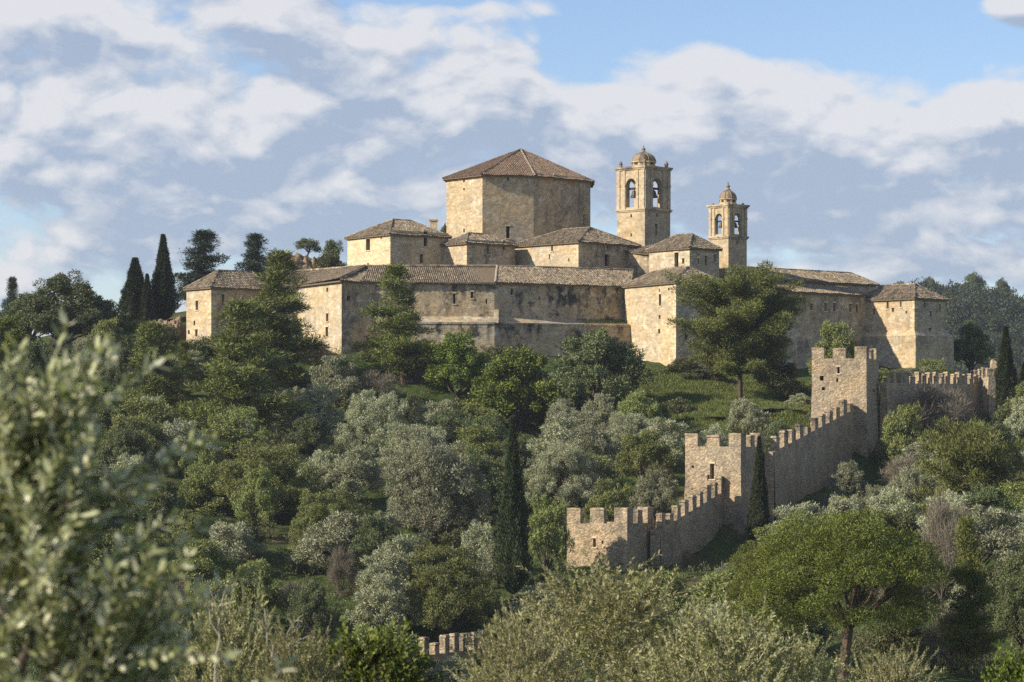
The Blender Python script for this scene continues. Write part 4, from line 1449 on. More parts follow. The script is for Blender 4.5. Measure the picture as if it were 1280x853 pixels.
def proto_cypress(seed, W, H, n=15000, tips=1):
    r_ = np.random.default_rng(seed)
    mb = MB()
    mb.tube([(0, 0, -1), (0, 0, H * 0.3), (0, 0, H * 0.8)], [0.2, 0.16, 0.05], 6)
    ph = r_.uniform(0, 6.28, 8)

    def prof(f):
        return (np.minimum(1.0, (f + 0.02) / 0.16) ** 0.6) * np.clip(1 - f, 0, 1) ** 0.82 * (0.92 + 0.1 * np.sin(f * 5))

    def lob(a, f):
        return 1 + 0.10 * np.sin(4 * a + ph[0] + 5 * f) + 0.09 * np.sin(7 * a + ph[1] - 9 * f) + 0.07 * np.sin(23 * f + ph[2] + 2 * a) + 0.05 * np.sin(41 * f + 3 * a + ph[3])
    f = r_.random(n) ** 0.9
    a = r_.uniform(0, 6.28, n)
    rr = W / 2 * prof(f) * lob(a, f) * r_.uniform(0.80, 1.16, n)
    Pb = np.stack([np.cos(a) * rr, np.sin(a) * rr, 0.03 * H + f * H * 0.96], 1)
    D = np.stack([np.cos(a) * 0.38, np.sin(a) * 0.38, np.ones(n)], 1) + r_.normal(size=(n, 3)) * 0.22
    V, F = leaf_arrays(Pb, D, 0.42, 0.085, r_)
    # dense inner body
    nu, nv = 18, 30
    aa, ff = np.meshgrid(np.linspace(0, 2 * np.pi, nu, endpoint=False), np.linspace(0, 1, nv))
    ri = W / 2 * prof(ff) * lob(aa, ff) * 0.84
    Vi = np.stack([np.cos(aa) * ri, np.sin(aa) * ri, 0.03 * H + ff * H * 0.95], 2).reshape(-1, 3)
    Fi = np.array([(j * nu + i, j * nu + (i + 1) % nu, (j + 1) * nu + (i + 1) % nu, (j + 1) * nu + i) for j in range(nv - 1) for i in range(nu)]) + len(V)
    crown = np_mesh('cypress_crown', np.concatenate([V, Vi]), np.concatenate([F, Fi]), M['cypress'], np.concatenate([r_.random(len(F)), np.full(len(Fi), 0.1)]))
    return mb.mesh('cypress_trunk', M['bark'], True), crown, (W, H)


def proto_shoots(seed, W, H, clear, mat, n_shoot, n_leaf, leafL, leafW, shoot_len, bark='bark', upright=0.8, name='sapling', core=0.25, taper=0.0):
    """near trees seen leaf by leaf: long shoots set with paired narrow leaves"""
    r_ = np.random.default_rng(seed)
    mb = MB()
    Vs, Ds = [], []
    limb(mb, (0, 0, -0.4), (0, 0, clear), 0.035 * H * 0.5, 0.028 * H * 0.5, r_)
    mains = []
    for i in range(9):
        a = 2.399 * i
        f = math.sqrt((i + 0.3) / 9)
        tip = np.array((math.cos(a) * f * W * 0.36, math.sin(a) * f * W * 0.36, clear + (H - clear) * (0.86 - 0.45 * f * f)))
        limb(mb, (0, 0, clear * 0.9), tip, 0.02 * H * 0.4, 0.008, r_, 0.15, 5)
        mains.append(tip)
    rad_leaf = []
    for i in range(n_shoot):
        # start point inside an egg-shaped crown, wide low, narrow on top
        f = r_.random() ** 0.8
        z = clear + (H - clear) * f * 0.88
        rmax = W / 2 * math.sqrt(max(0.02, 1 - f ** 1.6)) * min(1.0, 0.55 + 2 * f)
        if taper:
            rmax = W / 2 * max(0.03, 1 - f) ** taper
        rr = rmax * (core + (1 - core) * math.sqrt(r_.random()))
        a = r_.uniform(0, 6.28)
        p = np.array((math.cos(a) * rr, math.sin(a) * rr, z))
        d = np.array((math.cos(a) * (1 - upright) * 1.6, math.sin(a) * (1 - upright) * 1.6, upright)) + r_.normal(size=3) * 0.28
        d /= np.linalg.norm(d)
        ln = shoot_len * r_.uniform(0.5, 1.25)
        bend = r_.normal(size=3) * 0.25
        m = max(6, int(n_leaf * ln / shoot_len))
        ts = np.linspace(0.0, 1, m)
        path = p + np.outer(ts * ln, d) + np.outer(ts ** 2 * ln, bend * 0.6) - np.outer(ts ** 2, (0, 0, 0.08 * ln))
        mb.tube([path[0], path[m // 2], path[-1]], [leafW * 0.32, leafW * 0.25, leafW * 0.1], 3)
        tang = unit(np.gradient(path, axis=0))
        ang = np.arange(m) * (math.pi / 2) + r_.uniform(0, 6.28)
        side = unit(np.cross(tang, np.array((0.31, 0.8, 0.5))))
        up2 = np.cross(tang, side)
        lat = side * np.cos(ang)[:, None] + up2 * np.sin(ang)[:, None]
        for sg in (1, -1):
            Vs.append(path)
            Ds.append(unit(tang * 0.85 + lat * sg * 0.75 + r_.normal(size=lat.shape) * 0.12))
    Pb, D = np.concatenate(Vs), np.concatenate(Ds)
    n = len(Pb)
    S = unit(np.cross(D, unit(r_.normal(size=(n, 3)))))
    N = np.cross(S, D)
    L = (leafL * r_.uniform(0.65, 1.2, n))[:, None]
    Wd = (leafW * r_.uniform(0.8, 1.2, n))[:, None]
    cup = L * 0.06
    V = np.stack([Pb, Pb + D * L * 0.3 + S * Wd * 0.5 + N * cup, Pb + D * L * 0.72 + S * Wd * 0.42 + N * cup, Pb + D * L, Pb + D * L * 0.72 - S * Wd * 0.42 + N * cup, Pb + D * L * 0.3 - S * Wd * 0.5 + N * cup], 1).reshape(-1, 3)
    b = np.arange(n)[:, None] * 6
    F = np.concatenate([b + np.array([[0, 1, 2, 5]]), b + np.array([[5, 2, 3, 4]])])
    F = np.concatenate([b + np.array([[0, 1, 2, 5]]), b + np.array([[2, 3, 4, 5]])])
    rn = r_.random(n)
    crown = np_mesh(name + '_leaves', V, F, M[mat], np.concatenate([rn, rn]))
    return mb.mesh(name + '_branches', M[bark], True), crown, (W, H)


PR = {}
PR['olive'] = [proto_dome(20 + i, 7.0, 6.0, 0.5, 'olive', 0.26, 0.075, 13, 9, 160, 0.50, 0.55, name='olive') for i in range(4)]
PR['olive_green'] = [proto_dome(30 + i, 7.5, 6.5, 0.5, 'olive_green', 0.26, 0.09, 13, 9, 160, 0.54, 0.45, name='green_olive') for i in range(3)]
PR['olive_big'] = [proto_dome(25 + i, 13.0, 11.0, 0.8, 'olive', 0.29, 0.075, 24, 12, 190, 0.66, 0.6, name='big_olive') for i in range(2)]
PR['green_big'] = [proto_dome(35, 14.0, 11.0, 0.8, 'olive_green', 0.29, 0.095, 24, 12, 190, 0.70, 0.5, name='big_green_olive')]
PR['broad'] = [proto_dome(40 + i, 9.0, 9.5, 0.8, 'broad', 0.28, 0.14, 15, 10, 190, 0.66, 0.3, name='broadleaf') for i in range(2)]
PR['holm'] = [proto_dome(50 + i, 10.0, 10.0, 1.4, 'holm', 0.28, 0.11, 17, 10, 190, 0.72, 0.35, trunks=2, name='evergreen') for i in range(3)]
PR['bush'] = [proto_dome(60 + i, 4.2, 2.8, 0.3, 'scrub', 0.26, 0.085, 8, 6, 110, 0.5, 0.6, name='bush') for i in range(3)]
PR['twiggy'] = [proto_dome(66 + i, 5.0, 4.2, 0.5, 'twig', 0.75, 0.022, 9, 6, 130, 0.6, 0.8, trunks=2, name='twiggy_shrub') for i in range(1)]
tri = lambda f: (1 - f) ** 0.68 * (0.72 + 0.45 * math.sin(f * 9.0) ** 2 * 0.5) * min(1, 0.55 + f * 4)
rnd_prof = lambda f: math.sqrt(max(0.02, 1 - (1.75 * f - 0.75) ** 2 if f > 0.43 else 1 - (0.9 * (0.43 - f)) ** 2)) * (0.80 if f < 0.18 else 1.0)
PR['pine'] = [proto_pine(70 + i, 9.5, 16, 1.6, 'pine', tri, 16, 7, 125, 1.0, gap=0.08, L=0.46, Wd=0.08, flat=0.55, rise=0.2) for i in range(3)]
PR['pine_dark'] = [proto_pine(80 + i, 8.0, 13, 1.0, 'pine_dark', tri, 13, 7, 115, 0.98, gap=0.06, L=0.5, Wd=0.085, flat=0.55) for i in range(2)]
PR['pine_round'] = [proto_pine(90 + i, 17, 19, 4.4, 'pine', rnd_prof, 15, 11, 120, 1.2, rise=0.36, gap=0.05, L=0.5, Wd=0.085, flat=0.68) for i in range(1)]
PR['pine_spread'] = [proto_pine(94 + i, 11, 10, 2.6, 'pine', rnd_prof, 9, 9, 95, 1.0, rise=0.2, gap=0.1, L=0.5, Wd=0.08) for i in range(2)]
PR['umbrella'] = [proto_umbrella(101, 14.0, 13.5, 7.6)]
PR['cypress'] = [proto_cypress(110 + i, 3.0, 17) for i in range(2)]
PR['crag_tree'] = [proto_dome(120 + i, 5, 6, 2.0, 'holm', 0.3, 0.1, 8, 6, 90, 0.55, 0.3, name='crag_tree') for i in range(1)]

TREE_POS = []


def place(kind, name, label, cat, u, v_top, Y, w_px, var=0, group=None, rot=None, z=None, hmin=None):
    """a tree stood on the ground at photo column u and distance Y, its top at row v_top, its crown w_px wide"""
    x = X(u, Y)
    zg = gz(x, Y) if z is None else z
    tm, cm_, (W0, H0) = PR[kind][var % len(PR[kind])]
    h = Zv(v_top, Y) - zg
    if hmin:
        h = max(h, hmin)
    sw = w_px / FPX * Y / W0
    sh = h / H0
    t = thing(name, label, cat, (x, Y, zg - 0.1), group)
    t.rotation_euler = (0, 0, random.uniform(0, 6.28) if rot is None else rot)
    t.scale = (sw, sw, sh)
    link(bpy.data.objects.new('trunk', tm), t)
    link(bpy.data.objects.new('crown', cm_), t)
    TREE_POS.append((x, Y, w_px / FPX * Y / 2, u, v_top, label))
    if not 0.3 < sh < 2.2 or not 0.3 < sw / sh < 3.0:
        print('SCALE', kind, label, round(sw, 2), round(sh, 2), 'h', round(h, 1))
    return t


# --- skyline trees
place('pine_dark', 'conifer_tree', 'small dark conifer tip on the skyline at the left edge', 'tree', 14, 350, 430, 44, 0)
place('holm', 'evergreen_tree', 'big dark rounded tree on the skyline behind the blurred olive', 'tree', 78, 343, 420, 132, 0)
place('cypress', 'cypress_tree', 'broad dark cypress left of the tallest skyline cypress', 'cypress', 169, 322, 446, 46, 0)
place('cypress', 'cypress_tree', 'lower side cypress squeezed between the two skyline cypresses', 'cypress', 184, 342, 444, 24, 1)
place('cypress', 'cypress_tree', 'tallest pointed cypress on the left skyline', 'cypress', 204, 293, 448, 36, 1)
place('pine_dark', 'conifer_tree', 'dark layered conifer standing behind the leftmost castle block', 'tree', 254, 292, 462, 104, 1)
place('pine_dark', 'conifer_tree', 'dark conifer top rising behind the castle roof beside the rock', 'tree', 322, 296, 464, 84, 0)
place('crag_tree', 'small_tree', 'small flat-topped tree on top of the rock outcrop', 'tree', 384, 295, 473, 40, 0, z=Zv(325, 473))
place('crag_tree', 'small_tree', 'small tree between the rock outcrop and the corner house', 'tree', 416, 296, 470, 36, 0, z=Zv(338, 470))
place('bush', 'bush', 'low green bush at the foot of the corner house beside the outcrop', 'bush', 414, 318, 468, 44, 0, z=Zv(344, 468))
place('bush', 'bush', 'small dark bush between chimney and church rotunda', 'bush', 556, 281, 470, 12, 0, z=Zv(305, 470))

# --- tall trees on the slope
place('pine', 'pine_tree', 'tall pine overlapping the leftmost roof, upper of the two big left pines', 'pine', 348, 318, 404, 162, 0)
place('pine', 'pine_tree', 'broad pine below the leftmost castle block, lower of the two big left pines', 'pine', 294, 380, 376, 186, 1)
place('pine', 'pine_tree', 'yellowish pine on the left slope beside the blurred olive', 'pine', 186, 406, 388, 128, 2)
place('pine', 'pine_tree', 'small yellowish pine beside the rock face at left', 'pine', 228, 428, 400, 60, 0)
place('pine', 'pine_tree', 'narrow pine standing against the middle of the long outer range', 'pine', 500, 334, 406, 132, 1)
place('pine_round', 'pine_tree', 'big rounded pine in front of the castle on the grass slope', 'pine', 922, 354, 399, 156, 0, rot=0.9)
place('umbrella', 'umbrella_pine', 'large umbrella pine with domed crown at lower right', 'pine', 1056, 642, 204, 264, 0, rot=0.2)
place('umbrella', 'umbrella_pine', 'smaller umbrella pine crown at the left flank of the large one', 'pine', 962, 676, 216, 120, 0, rot=2.2)
place('pine', 'pine_tree', 'dark upright pine right of the large umbrella pine', 'pine', 1207, 652, 208, 92, 2)
place('pine_spread', 'pine_tree', 'spreading pine on the slope below the far battlement wall', 'pine', 1213, 546, 300, 138, 0)
place('cypress', 'cypress_tree', 'lone slender cypress standing in the middle of the slope', 'cypress', 641, 521, 291, 42, 0)
place('cypress', 'cypress_tree', 'thin dark cypress against the shaded side of the middle battlement tower', 'cypress', 949, 545, 325, 27, 1)
place('cypress', 'cypress_tree', 'tall cypress at the right end of the level battlement wall', 'cypress', 1257, 408, 399, 33, 0)
place('cypress', 'cypress_tree', 'cypress cut off by the right edge of the photo', 'cypress', 1281, 452, 392, 30, 1)
place('broad', 'broadleaf_tree', 'bright yellow-green tree below the bend of the outer range', 'tree', 645, 430, 394, 128, 0)
place('broad', 'broadleaf_tree', 'bright green tree directly right of the narrow pine', 'tree', 572, 415, 402, 92, 1)
place('holm', 'evergreen_tree', 'broad grey-green evergreen tree in front of the ledge wall', 'tree', 748, 406, 394, 146, 1)
place('holm', 'evergreen_tree', 'dark shaded evergreen right of the broad grey-green one', 'tree', 806, 486, 380, 66, 2)
place('olive', 'olive_tree', 'pale grey olive below the foot of the outer range left end', 'olive tree', 420, 442, 398, 86, 0)
place('olive_big', 'olive_tree', 'grey olive just below the narrow pine', 'olive tree', 470, 482, 374, 110, 1)
place('olive', 'olive_tree', 'olive with grey crown right of the two big left pines', 'olive tree', 400, 478, 380, 84, 2)
place('olive_big', 'olive_tree', 'large silver olive left of the lone cypress, biggest of the slope', 'olive tree', 545, 540, 318, 166, 3)
place('olive_big', 'olive_tree', 'silver olive above and behind the biggest silver olive', 'olive tree', 520, 522, 345, 124, 0)
place('green_big', 'olive_tree', 'large green olive below the two big left pines', 'olive tree', 330, 556, 326, 178, 0)
place('green_big', 'olive_tree', 'green tree with yellowish lit top in front of the large green olive', 'tree', 408, 612, 310, 112, 1)
place('olive_big', 'olive_tree', 'grey olive touching the right side of the lone cypress', 'olive tree', 700, 545, 330, 110, 1)
place('olive_big', 'olive_tree', 'grey olive below the dark shaded evergreen', 'olive tree', 790, 510, 358, 100, 2)
place('olive', 'olive_tree', 'grey olive below the broad grey-green evergreen', 'olive tree', 740, 528, 352, 84, 3)
place('green_big', 'olive_tree', 'rough olive with upright shoots left of the cypress foot', 'olive tree', 558, 682, 285, 150, 2)
place('olive', 'olive_tree', 'pale small olive above the lowest battlement tower', 'olive tree', 818, 584, 326, 74, 0, hmin=2.2)
place('olive_green', 'olive_tree', 'low green olive left above the lowest battlement tower', 'olive tree', 762, 592, 320, 70, 1, hmin=2.2)
place('olive_green', 'olive_tree', 'small olive between the lone cypress and the lowest battlement tower', 'olive tree', 682, 610, 300, 70, 1)
place('olive', 'olive_tree', 'pale shrub-like olive behind the middle tower on the grass slope', 'olive tree', 962, 508, 376, 92, 3)
place('olive', 'olive_tree', 'low grey olive on the bank left of the highest battlement tower', 'olive tree', 1000, 495, 384, 44, 1, hmin=2.0)
place('olive_green', 'olive_tree', 'dark green bush-like tree in front of the shaded rear range', 'tree', 1045, 402, 415, 74, 0)
place('bush', 'bush', 'dark bush under the trunk of the big rounded pine', 'bush', 968, 452, 408, 62, 1)
place('bush', 'bush', 'bush at the foot of the projecting block', 'bush', 858, 448, 417, 54, 2)
place('twiggy', 'leafless_shrub', 'tall leafless greyish shrub against the level battlement wall', 'shrub', 1172, 486, 374, 92, 0)
place('twiggy', 'leafless_shrub', 'leafless brown shrub above the dark upright pine', 'shrub', 1180, 628, 258, 70, 0)
place('olive', 'olive_tree', 'greyish olive right of the leafless shrub below the far wall', 'olive tree', 1240, 528, 352, 100, 2)
place('olive_green', 'olive_tree', 'dark green tree under the highest battlement tower', 'tree', 1128, 500, 360, 80, 2)
place('olive', 'olive_tree', 'small pale olive at the foot of the long climbing battlement wall', 'olive tree', 1062, 575, 338, 62, 3)
place('olive', 'olive_tree', 'pale bush-like olive right of the small one below the highest tower', 'olive tree', 1132, 582, 330, 60, 0)
place('olive_green', 'olive_tree', 'dull green tree left of the spreading pine', 'tree', 1118, 618, 306, 70, 1)
place('holm', 'evergreen_tree', 'dark tree in the gap right of the castle end block', 'tree', 1214, 404, 452, 62, 0)
place('holm', 'evergreen_tree', 'dark shaded tree left of the lone cypress foot', 'tree', 470, 640, 300, 96, 2)
place('olive', 'olive_tree', 'grey olive between the two green olives and the biggest silver olive', 'olive tree', 438, 560, 338, 96, 1)
place('holm', 'evergreen_tree', 'dark wide tree on the far left behind the blurred olive', 'tree', 40, 418, 372, 90, 1)
place('olive_green', 'olive_tree', 'green tree between the left skyline cypresses and the yellowish pine', 'tree', 135, 398, 412, 70, 0)

place('olive_green', 'olive_tree', 'round green tree under the left skyline cypresses', 'tree', 172, 396, 425, 84, 1)
place('broad', 'broadleaf_tree', 'yellow-green tree at the left edge behind the blurred olive', 'tree', 12, 392, 405, 90, 0)
place('holm', 'evergreen_tree', 'dark tree between big rounded skyline tree and skyline cypresses', 'tree', 128, 384, 436, 60, 2)
place('bush', 'bush', 'bush at the foot of the leftmost castle block beside the rock', 'bush', 250, 424, 419, 60, 2)

place('holm', 'evergreen_tree', 'dark rounded tree right of the big rounded skyline tree', 'tree', 114, 366, 424, 92, 1)
place('holm', 'evergreen_tree', 'dark tree filling the skyline between conifer tip and rounded tree', 'tree', 36, 362, 422, 100, 2)
place('bush', 'bush', 'bush in front of the brown rock face', 'bush', 207, 408, 430, 40, 1)
place('bush', 'bush', 'leftmost dark bush on the open grass slope', 'bush', 848, 498, 388, 44, 0)
place('bush', 'bush', 'dark bush in the middle of the grass slope below the pine', 'bush', 896, 520, 378, 52, 1)
place('bush', 'bush', 'lowest bush on the grass slope above the middle tower', 'bush', 878, 536, 368, 60, 2)
place('bush', 'bush', 'flat bush right of the big rounded pine trunk', 'bush', 990, 478, 398, 50, 0)
place('bush', 'bush', 'hedge-like bush below the projecting block', 'bush', 880, 462, 413, 60, 1)

# --- smaller fillers on the slope, jittered grid
WALL_SEGS = [(P2(708, 306), P2(784, 303)), (P2(784, 303), P2(819, 307)), (P2(819, 307), P2(903, 330.5)), (P2(858, 331), P2(960, 331)), (P2(962, 333), P2(1064, 369.5)), (P2(1015, 371), P2(1104, 373)),
             (P2(1104, 373), P2(1222, 391)), (P2(1219, 393), P2(1245, 388)), (P2(522, 272.5), P2(630, 287))]


def seg_dist(p, a, b):
    ab = b - a
    f = np.clip(((p - a) @ ab) / (ab @ ab), 0, 1)
    return np.linalg.norm(p - a - ab * f)


fill = []
fr_ = np.random.default_rng(99)
for Yr in np.arange(212, 418, 8.2):
    for xr in np.arange(-80, 82, 8.6):
        x, y = xr + fr_.uniform(-3.2, 3.2), Yr + fr_.uniform(-3, 3)
        u = CU + x / y * FPX
        if not -25 < u < 1305:
            continue
        zg = gz(x, y)
        v = VH - zg / y * FPX
        p = np.array((x, y))
        if min(seg_dist(p, a, b) for a, b in WALL_SEGS) < 4.2:
            continue
        if any(math.hypot(x - q[0], y - q[1]) < 0.62 * q[2] + 1.6 for q in TREE_POS):
            continue
        if 825 < u < 1012 and y > 366:      # open grass slope and the pine on it
            continue
        if y > 405 and 640 < u < 1110:
            continue
        if v > 900 or (y < 258 and not (u > 870 and abs(u - 1062) > 45)):
            continue
        fill.append((u, v, x, y, zg))
ORD = ['first', 'second', 'third', 'fourth', 'fifth', 'sixth', 'seventh', 'eighth', 'ninth', 'tenth', 'eleventh', 'twelfth', 'thirteenth', 'fourteenth', 'fifteenth', 'sixteenth', 'seventeenth', 'eighteenth', 'nineteenth', 'twentieth']


def wall_u(y):
    return float(np.interp(y, [270, 303, 330, 333, 370, 375, 392], [700, 800, 925, 962, 1070, 1105, 1245]))


def zone(u, v, y):
    if u > wall_u(y) and y > 285:
        return 'right of the battlement walls, ' + ('upper row' if y > 340 else 'middle row' if y > 312 else 'lowest row')
    if u > 930 and y <= 285:
        return 'below the umbrella pine'
    side = 'left of the big pines' if u < 250 else 'between left pines and narrow pine' if u < 480 else 'left of the lone cypress' if u < 641 else 'right of the lone cypress'
    row = 'wall foot' if y > 392 else 'upper row' if y > 366 else 'second row' if y > 340 else 'third row' if y > 312 else 'lowest row'
    return row + ', ' + side


KN = {'olive': ('olive_tree', 'small grey olive', 'olive tree'), 'olive_green': ('olive_tree', 'small green olive', 'olive tree'), 'bush': ('bush', 'low bush', 'bush'), 'holm': ('evergreen_tree', 'small dark evergreen', 'tree'), 'twiggy': ('leafless_shrub', 'leafless brown shrub', 'shrub')}
zn = {}
for (u, v, x, y, zg) in fill:
    k = fr_.choice(['olive', 'olive_green', 'bush', 'holm', 'twiggy'], p=[0.38, 0.24, 0.22, 0.10, 0.06])
    if u > wall_u(y):
        k = fr_.choice(['olive', 'olive_green', 'bush', 'holm', 'twiggy'], p=[0.24, 0.28, 0.22, 0.18, 0.08])
    if y > 405 and k == 'holm':
        k = 'bush'
    zn.setdefault((k, zone(u, v, y)), []).append((u, v, x, y, zg))
for (k, zph), its in zn.items():
    its.sort()
    nm_, lab, cat = KN[k]
    for i, (u, v, x, y, zg) in enumerate(its):
        wdt = {'olive': 7.8, 'olive_green': 8.0, 'bush': 5.4, 'holm': 7.2, 'twiggy': 5.0}[k] * fr_.uniform(0.62, 1.4)
        hgt = {'olive': 5.6, 'olive_green': 5.8, 'bush': 3.0, 'holm': 6.4, 'twiggy': 3.8}[k] * fr_.uniform(0.7, 1.35)
        hgt = max(hgt, 0.66 * wdt)
        if y > 400:
            hgt *= 0.75
        lb_ = f'{lab}, {zph}' if len(its) == 1 else f'{ORD[i]} {lab} from left, {zph}'
        lim = float(np.interp(u, [500, 520, 640, 690, 705, 830, 900, 935, 975, 1060, 1105, 1112, 1150, 1240], [500, 822, 815, 700, 712, 715, 700, 705, 650, 610, 605, 545, 548, 530]))
        wy = float(np.interp(u, [520, 640, 700, 785, 960, 1105, 1240], [272, 288, 303, 303, 330, 370, 390]))
        if 505 < u < 1250 and y < wy:
            hgt = min(hgt, max(0.9, Zv(lim, y) - zg))
            wdt = min(wdt, hgt * 1.9)
        place(k, nm_, lb_, cat, u, VH - (zg + hgt) / y * FPX, y, wdt / y * FPX, int(fr_.integers(0, 4)), 'small trees and bushes on the slope')
print('fillers', len(fill))

# --- undergrowth: low scrub all over the slope, one mass
ur = np.random.default_rng(5)
n_s = 3300
Ys = ur.uniform(205, 428, n_s)
Us = ur.uniform(-40, 1320, n_s)
xs_ = (Us - CU) / FPX * Ys
ok = ~((Us > 835) & (Us < 1005) & (Ys > 368)) & ~((Ys > 405) & (Us > 660) & (Us < 840) & (Ys > 418))
xs_, Ys = xs_[ok], Ys[ok]
zs_ = ground(xs_, Ys)
cs = np.stack([xs_, Ys, zs_ + 0.35], 1)
V, F = clumps(cs, ur.uniform(0.7, 1.6, len(cs)), 90, 0.32, 0.085, ur, 0.6, 0.75, 0.4)
ug = link(bpy.data.objects.new('undergrowth', np_mesh('undergrowth', V, F, M['scrub'], ur.random(len(F)))))
tag(ug, 'low mixed scrub covering the ground between the slope trees', 'undergrowth', kind='stuff')

# --- grass on the open slope and on the ledge
n_g = 60000
gu, gY = ur.uniform(800, 1012, n_g), ur.uniform(362, 421, n_g)
gxx = (gu - CU) / FPX * gY
gzz = ground(gxx, gY)
Pb = np.stack([gxx, gY, gzz - 0.03], 1)
D = np.stack([ur.normal(size=n_g) * 0.45, ur.normal(size=n_g) * 0.45, np.ones(n_g)], 1)
V, F = leaf_arrays(Pb, D, 0.42, 0.10, ur)
gs = link(bpy.data.objects.new('grass', np_mesh('grass', V, F, M['grass'], ur.random(len(F)))))
tag(gs, 'bright green grass on the open slope below the castle', 'grass', kind='stuff')
f = 0.55 + 0.45 * ur.random(2600) ** 0.7
sidep = LW[1] + (LW[2] - LW[1]) * f[:, None]
inn_ = LI[1] + (LI[2] - LI[1]) * f[:, None]
mixf = ur.uniform(0.1, 0.95, 2600)[:, None]
pl = sidep * (1 - mixf) + inn_ * mixf
Pb = np.concatenate([pl, zl0 + (zl1 - zl0) * mixf - 0.02], 1)
D = np.stack([ur.normal(size=2600) * 0.5, ur.normal(size=2600) * 0.5, np.ones(2600)], 1)
V, F = leaf_arrays(Pb, D, 0.16, 0.07, ur)
tag(link(bpy.data.objects.new('ledge_grass', np_mesh('ledge_grass', V, F, M['grass'], ur.random(len(F))))), 'yellow-green grass growing on the sloping ledge of the outer range', 'grass', kind='stuff')

# --- far wooded ridge
fw = np.random.default_rng(31)
n_f = 1500
fy = fw.uniform(820, 1400, n_f)
fx = fy * fw.uniform(0.112, 0.215, n_f)
fz = ground(fx, fy)
keep = fz > -25
fx, fy, fz = fx[keep], fy[keep], fz[keep]
cs, rd = [], []
for x, y, z in zip(fx, fy, fz):
    h = fw.uniform(4, 8)
    for k in range(4):
        cs.append((x + fw.normal() * 2.4, y + fw.normal() * 2.4, z + h * fw.uniform(0.5, 1.0)))
        rd.append(fw.uniform(1.8, 3.2))
V, F = clumps(np.array(cs), np.array(rd), 58, 1.05, 0.65, fw, 0.5, 0.85, 0.6)
tag(link(bpy.data.objects.new('far_wood', np_mesh('far_wood', V, F, M['far'], fw.random(len(F))))), 'dark wood covering the distant ridge at right', 'wood', kind='stuff')
for (u, v, wpx, lab) in [(1217, 342, 44, 'tallest tree on the distant wooded ridge, flat-topped'), (1162, 347, 30, 'small round tree on the distant ridge beside the castle end'), (1252, 349, 30, 'rightmost tree standing out of the distant ridge')]:
    place('holm', 'ridge_tree', lab, 'tree', u, v, 1300, wpx, 0, 'trees standing out on the distant ridge')

# ------------------------------------------------------------------ near foliage
PR['near_olive'] = [proto_shoots(200, 1.5, 3.7, 0.9, 'olive_near', 420, 26, 0.056, 0.016, 0.48, upright=0.85, name='near_olive', core=0.1, taper=0.8)]
PR['gold_olive'] = [proto_shoots(210 + i, 4.6, 5.6, 1.2, 'olive_gold', 680, 22, 0.088, 0.025, 0.75, 'bark_pale', 0.70, 'gold_olive', 0.3) for i in range(2)]
PR['green_shrub'] = [proto_shoots(220, 3.4, 4.2, 0.8, 'broad', 700, 14, 0.075, 0.040, 0.42, 'bark', 0.55, 'green_shrub', 0.3)]
place('near_olive', 'olive_tree', 'blurred young olive with upright leafy shoots filling the left foreground', 'olive tree', 34, 400, 9.2, 680, 0, rot=0.5)
place('gold_olive', 'olive_tree', 'pale yellowish olive spray at bottom centre in front of the lowest tower', 'olive tree', 748, 700, 47, 380, 0)
place('gold_olive', 'olive_tree', 'yellowish olive at the bottom between centre spray and umbrella pine', 'olive tree', 905, 757, 44, 320, 1)
place('green_shrub', 'green_shrub', 'glossy green shrub at the bottom left of the hidden battlement wall', 'shrub', 458, 762, 36, 280, 0)
place('gold_olive', 'olive_tree', 'yellowish olive crown filling the bottom edge right of the hidden battlement wall', 'olive tree', 655, 760, 41, 230, 1)
place('gold_olive', 'olive_tree', 'pale olive crown at the bottom edge between the two larger olive sprays', 'olive tree', 838, 738, 50, 250, 0)
place('gold_olive', 'olive_tree', 'yellowish olive tops below the trunk of the umbrella pine', 'olive tree', 995, 792, 48, 190, 1)
place('gold_olive', 'olive_tree', 'thin yellowish olive at the bottom edge left of the glossy shrub', 'olive tree', 372, 776, 33, 190, 0)
place('gold_olive', 'olive_tree', 'sparse olive between the blurred olive and the glossy green shrub', 'olive tree', 285, 735, 34, 240, 1)
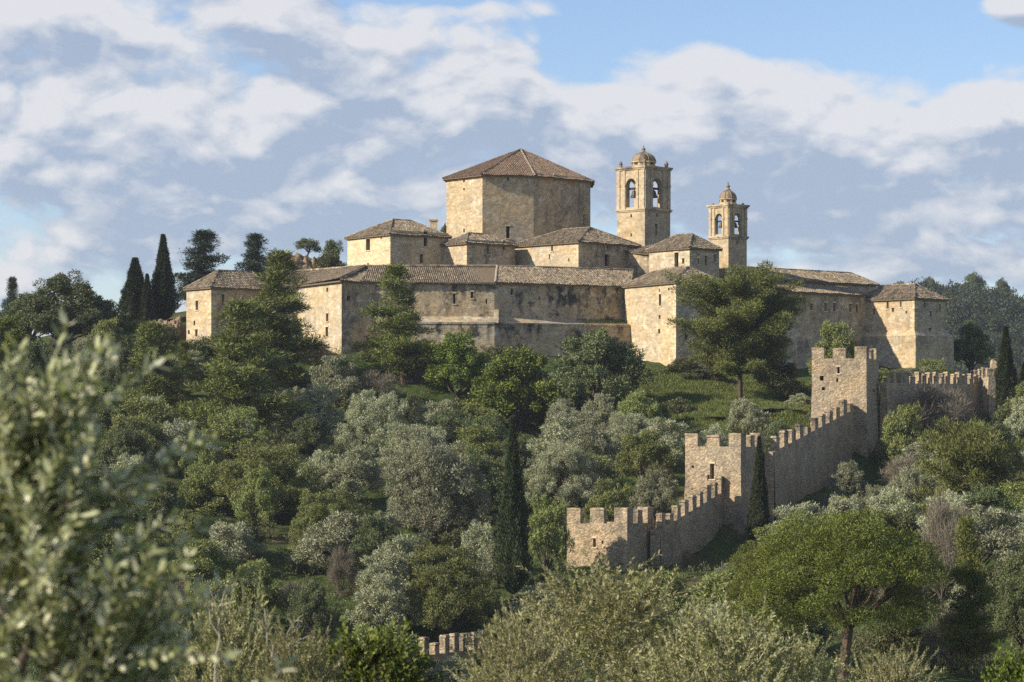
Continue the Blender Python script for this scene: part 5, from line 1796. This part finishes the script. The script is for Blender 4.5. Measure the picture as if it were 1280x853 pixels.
place('green_shrub', 'green_shrub', 'green shrub in the bottom right corner', 'shrub', 1272, 792, 40, 150, 0)
place('gold_olive', 'olive_tree', 'grey-yellow olive tops at the bottom under the umbrella pine', 'olive tree', 1120, 806, 52, 210, 0)

# dry pale branches standing out of the bottom left bushes
db = thing('dry_branch', 'bare pale forked branch rising above the bottom left bushes', 'branch', (X(270, 31), 31, 0))
br_ = np.random.default_rng(12)
mb = MB()
zb_ = Zv(880, 31)
def fork(p, d, ln, r, depth):
    q = p + d * ln
    mid = (p + q) / 2 + br_.normal(size=3) * ln * 0.06
    mb.tube([p, mid, q], [r, r * 0.85, r * 0.65], 5)
    if depth:
        for k in range(2 + (br_.random() < 0.5)):
            nd = d + br_.normal(size=3) * 0.42
            fork(p + (q - p) * br_.uniform(0.6, 1.0), nd / np.linalg.norm(nd), ln * br_.uniform(0.55, 0.8), r * 0.6, depth - 1)
fork(np.array((-0.1, 0, zb_ - 1.5)), np.array((0.05, 0, 1.0)), 2.0, 0.022, 0)
fork(np.array((0.0, 0, zb_ + 0.5)), np.array((0.08, 0, 1.0)), 0.42, 0.015, 4)
mb.build('branch_wood', M['bark_pale'], db)
db2 = thing('dry_branch', 'short pale dry branch beside the glossy green shrub', 'branch', (X(335, 33), 33, 0))
mb = MB()
fork(np.array((0, 0, Zv(900, 33) - 1.5)), np.array((0.02, 0, 1.0)), 2.0, 0.024, 0)
fork(np.array((0.04, 0, Zv(900, 33) + 0.5)), np.array((0.05, 0, 1.0)), 0.35, 0.017, 3)
mb.build('branch_wood', M['bark_pale'], db2)

# ------------------------------------------------------------------ thin haze in the air
hz = MB()
hz.box((0, 1000, -60), (14000, 0, 0), (0, 14000, 0), (0, 0, 175))
mh, th_, outh = new_mat('thin_haze')
pv = th_.n('ShaderNodeVolumePrincipled', {'Color': (0.80, 0.87, 0.97, 1), 'Density': HAZE, 'Anisotropy': 0.25})
mh.node_tree.links.new(pv.outputs[0], outh.inputs['Volume'])
ho = hz.build('haze', mh)
tag(ho, 'thin pale haze in the air over the hill', 'haze', kind='stuff')
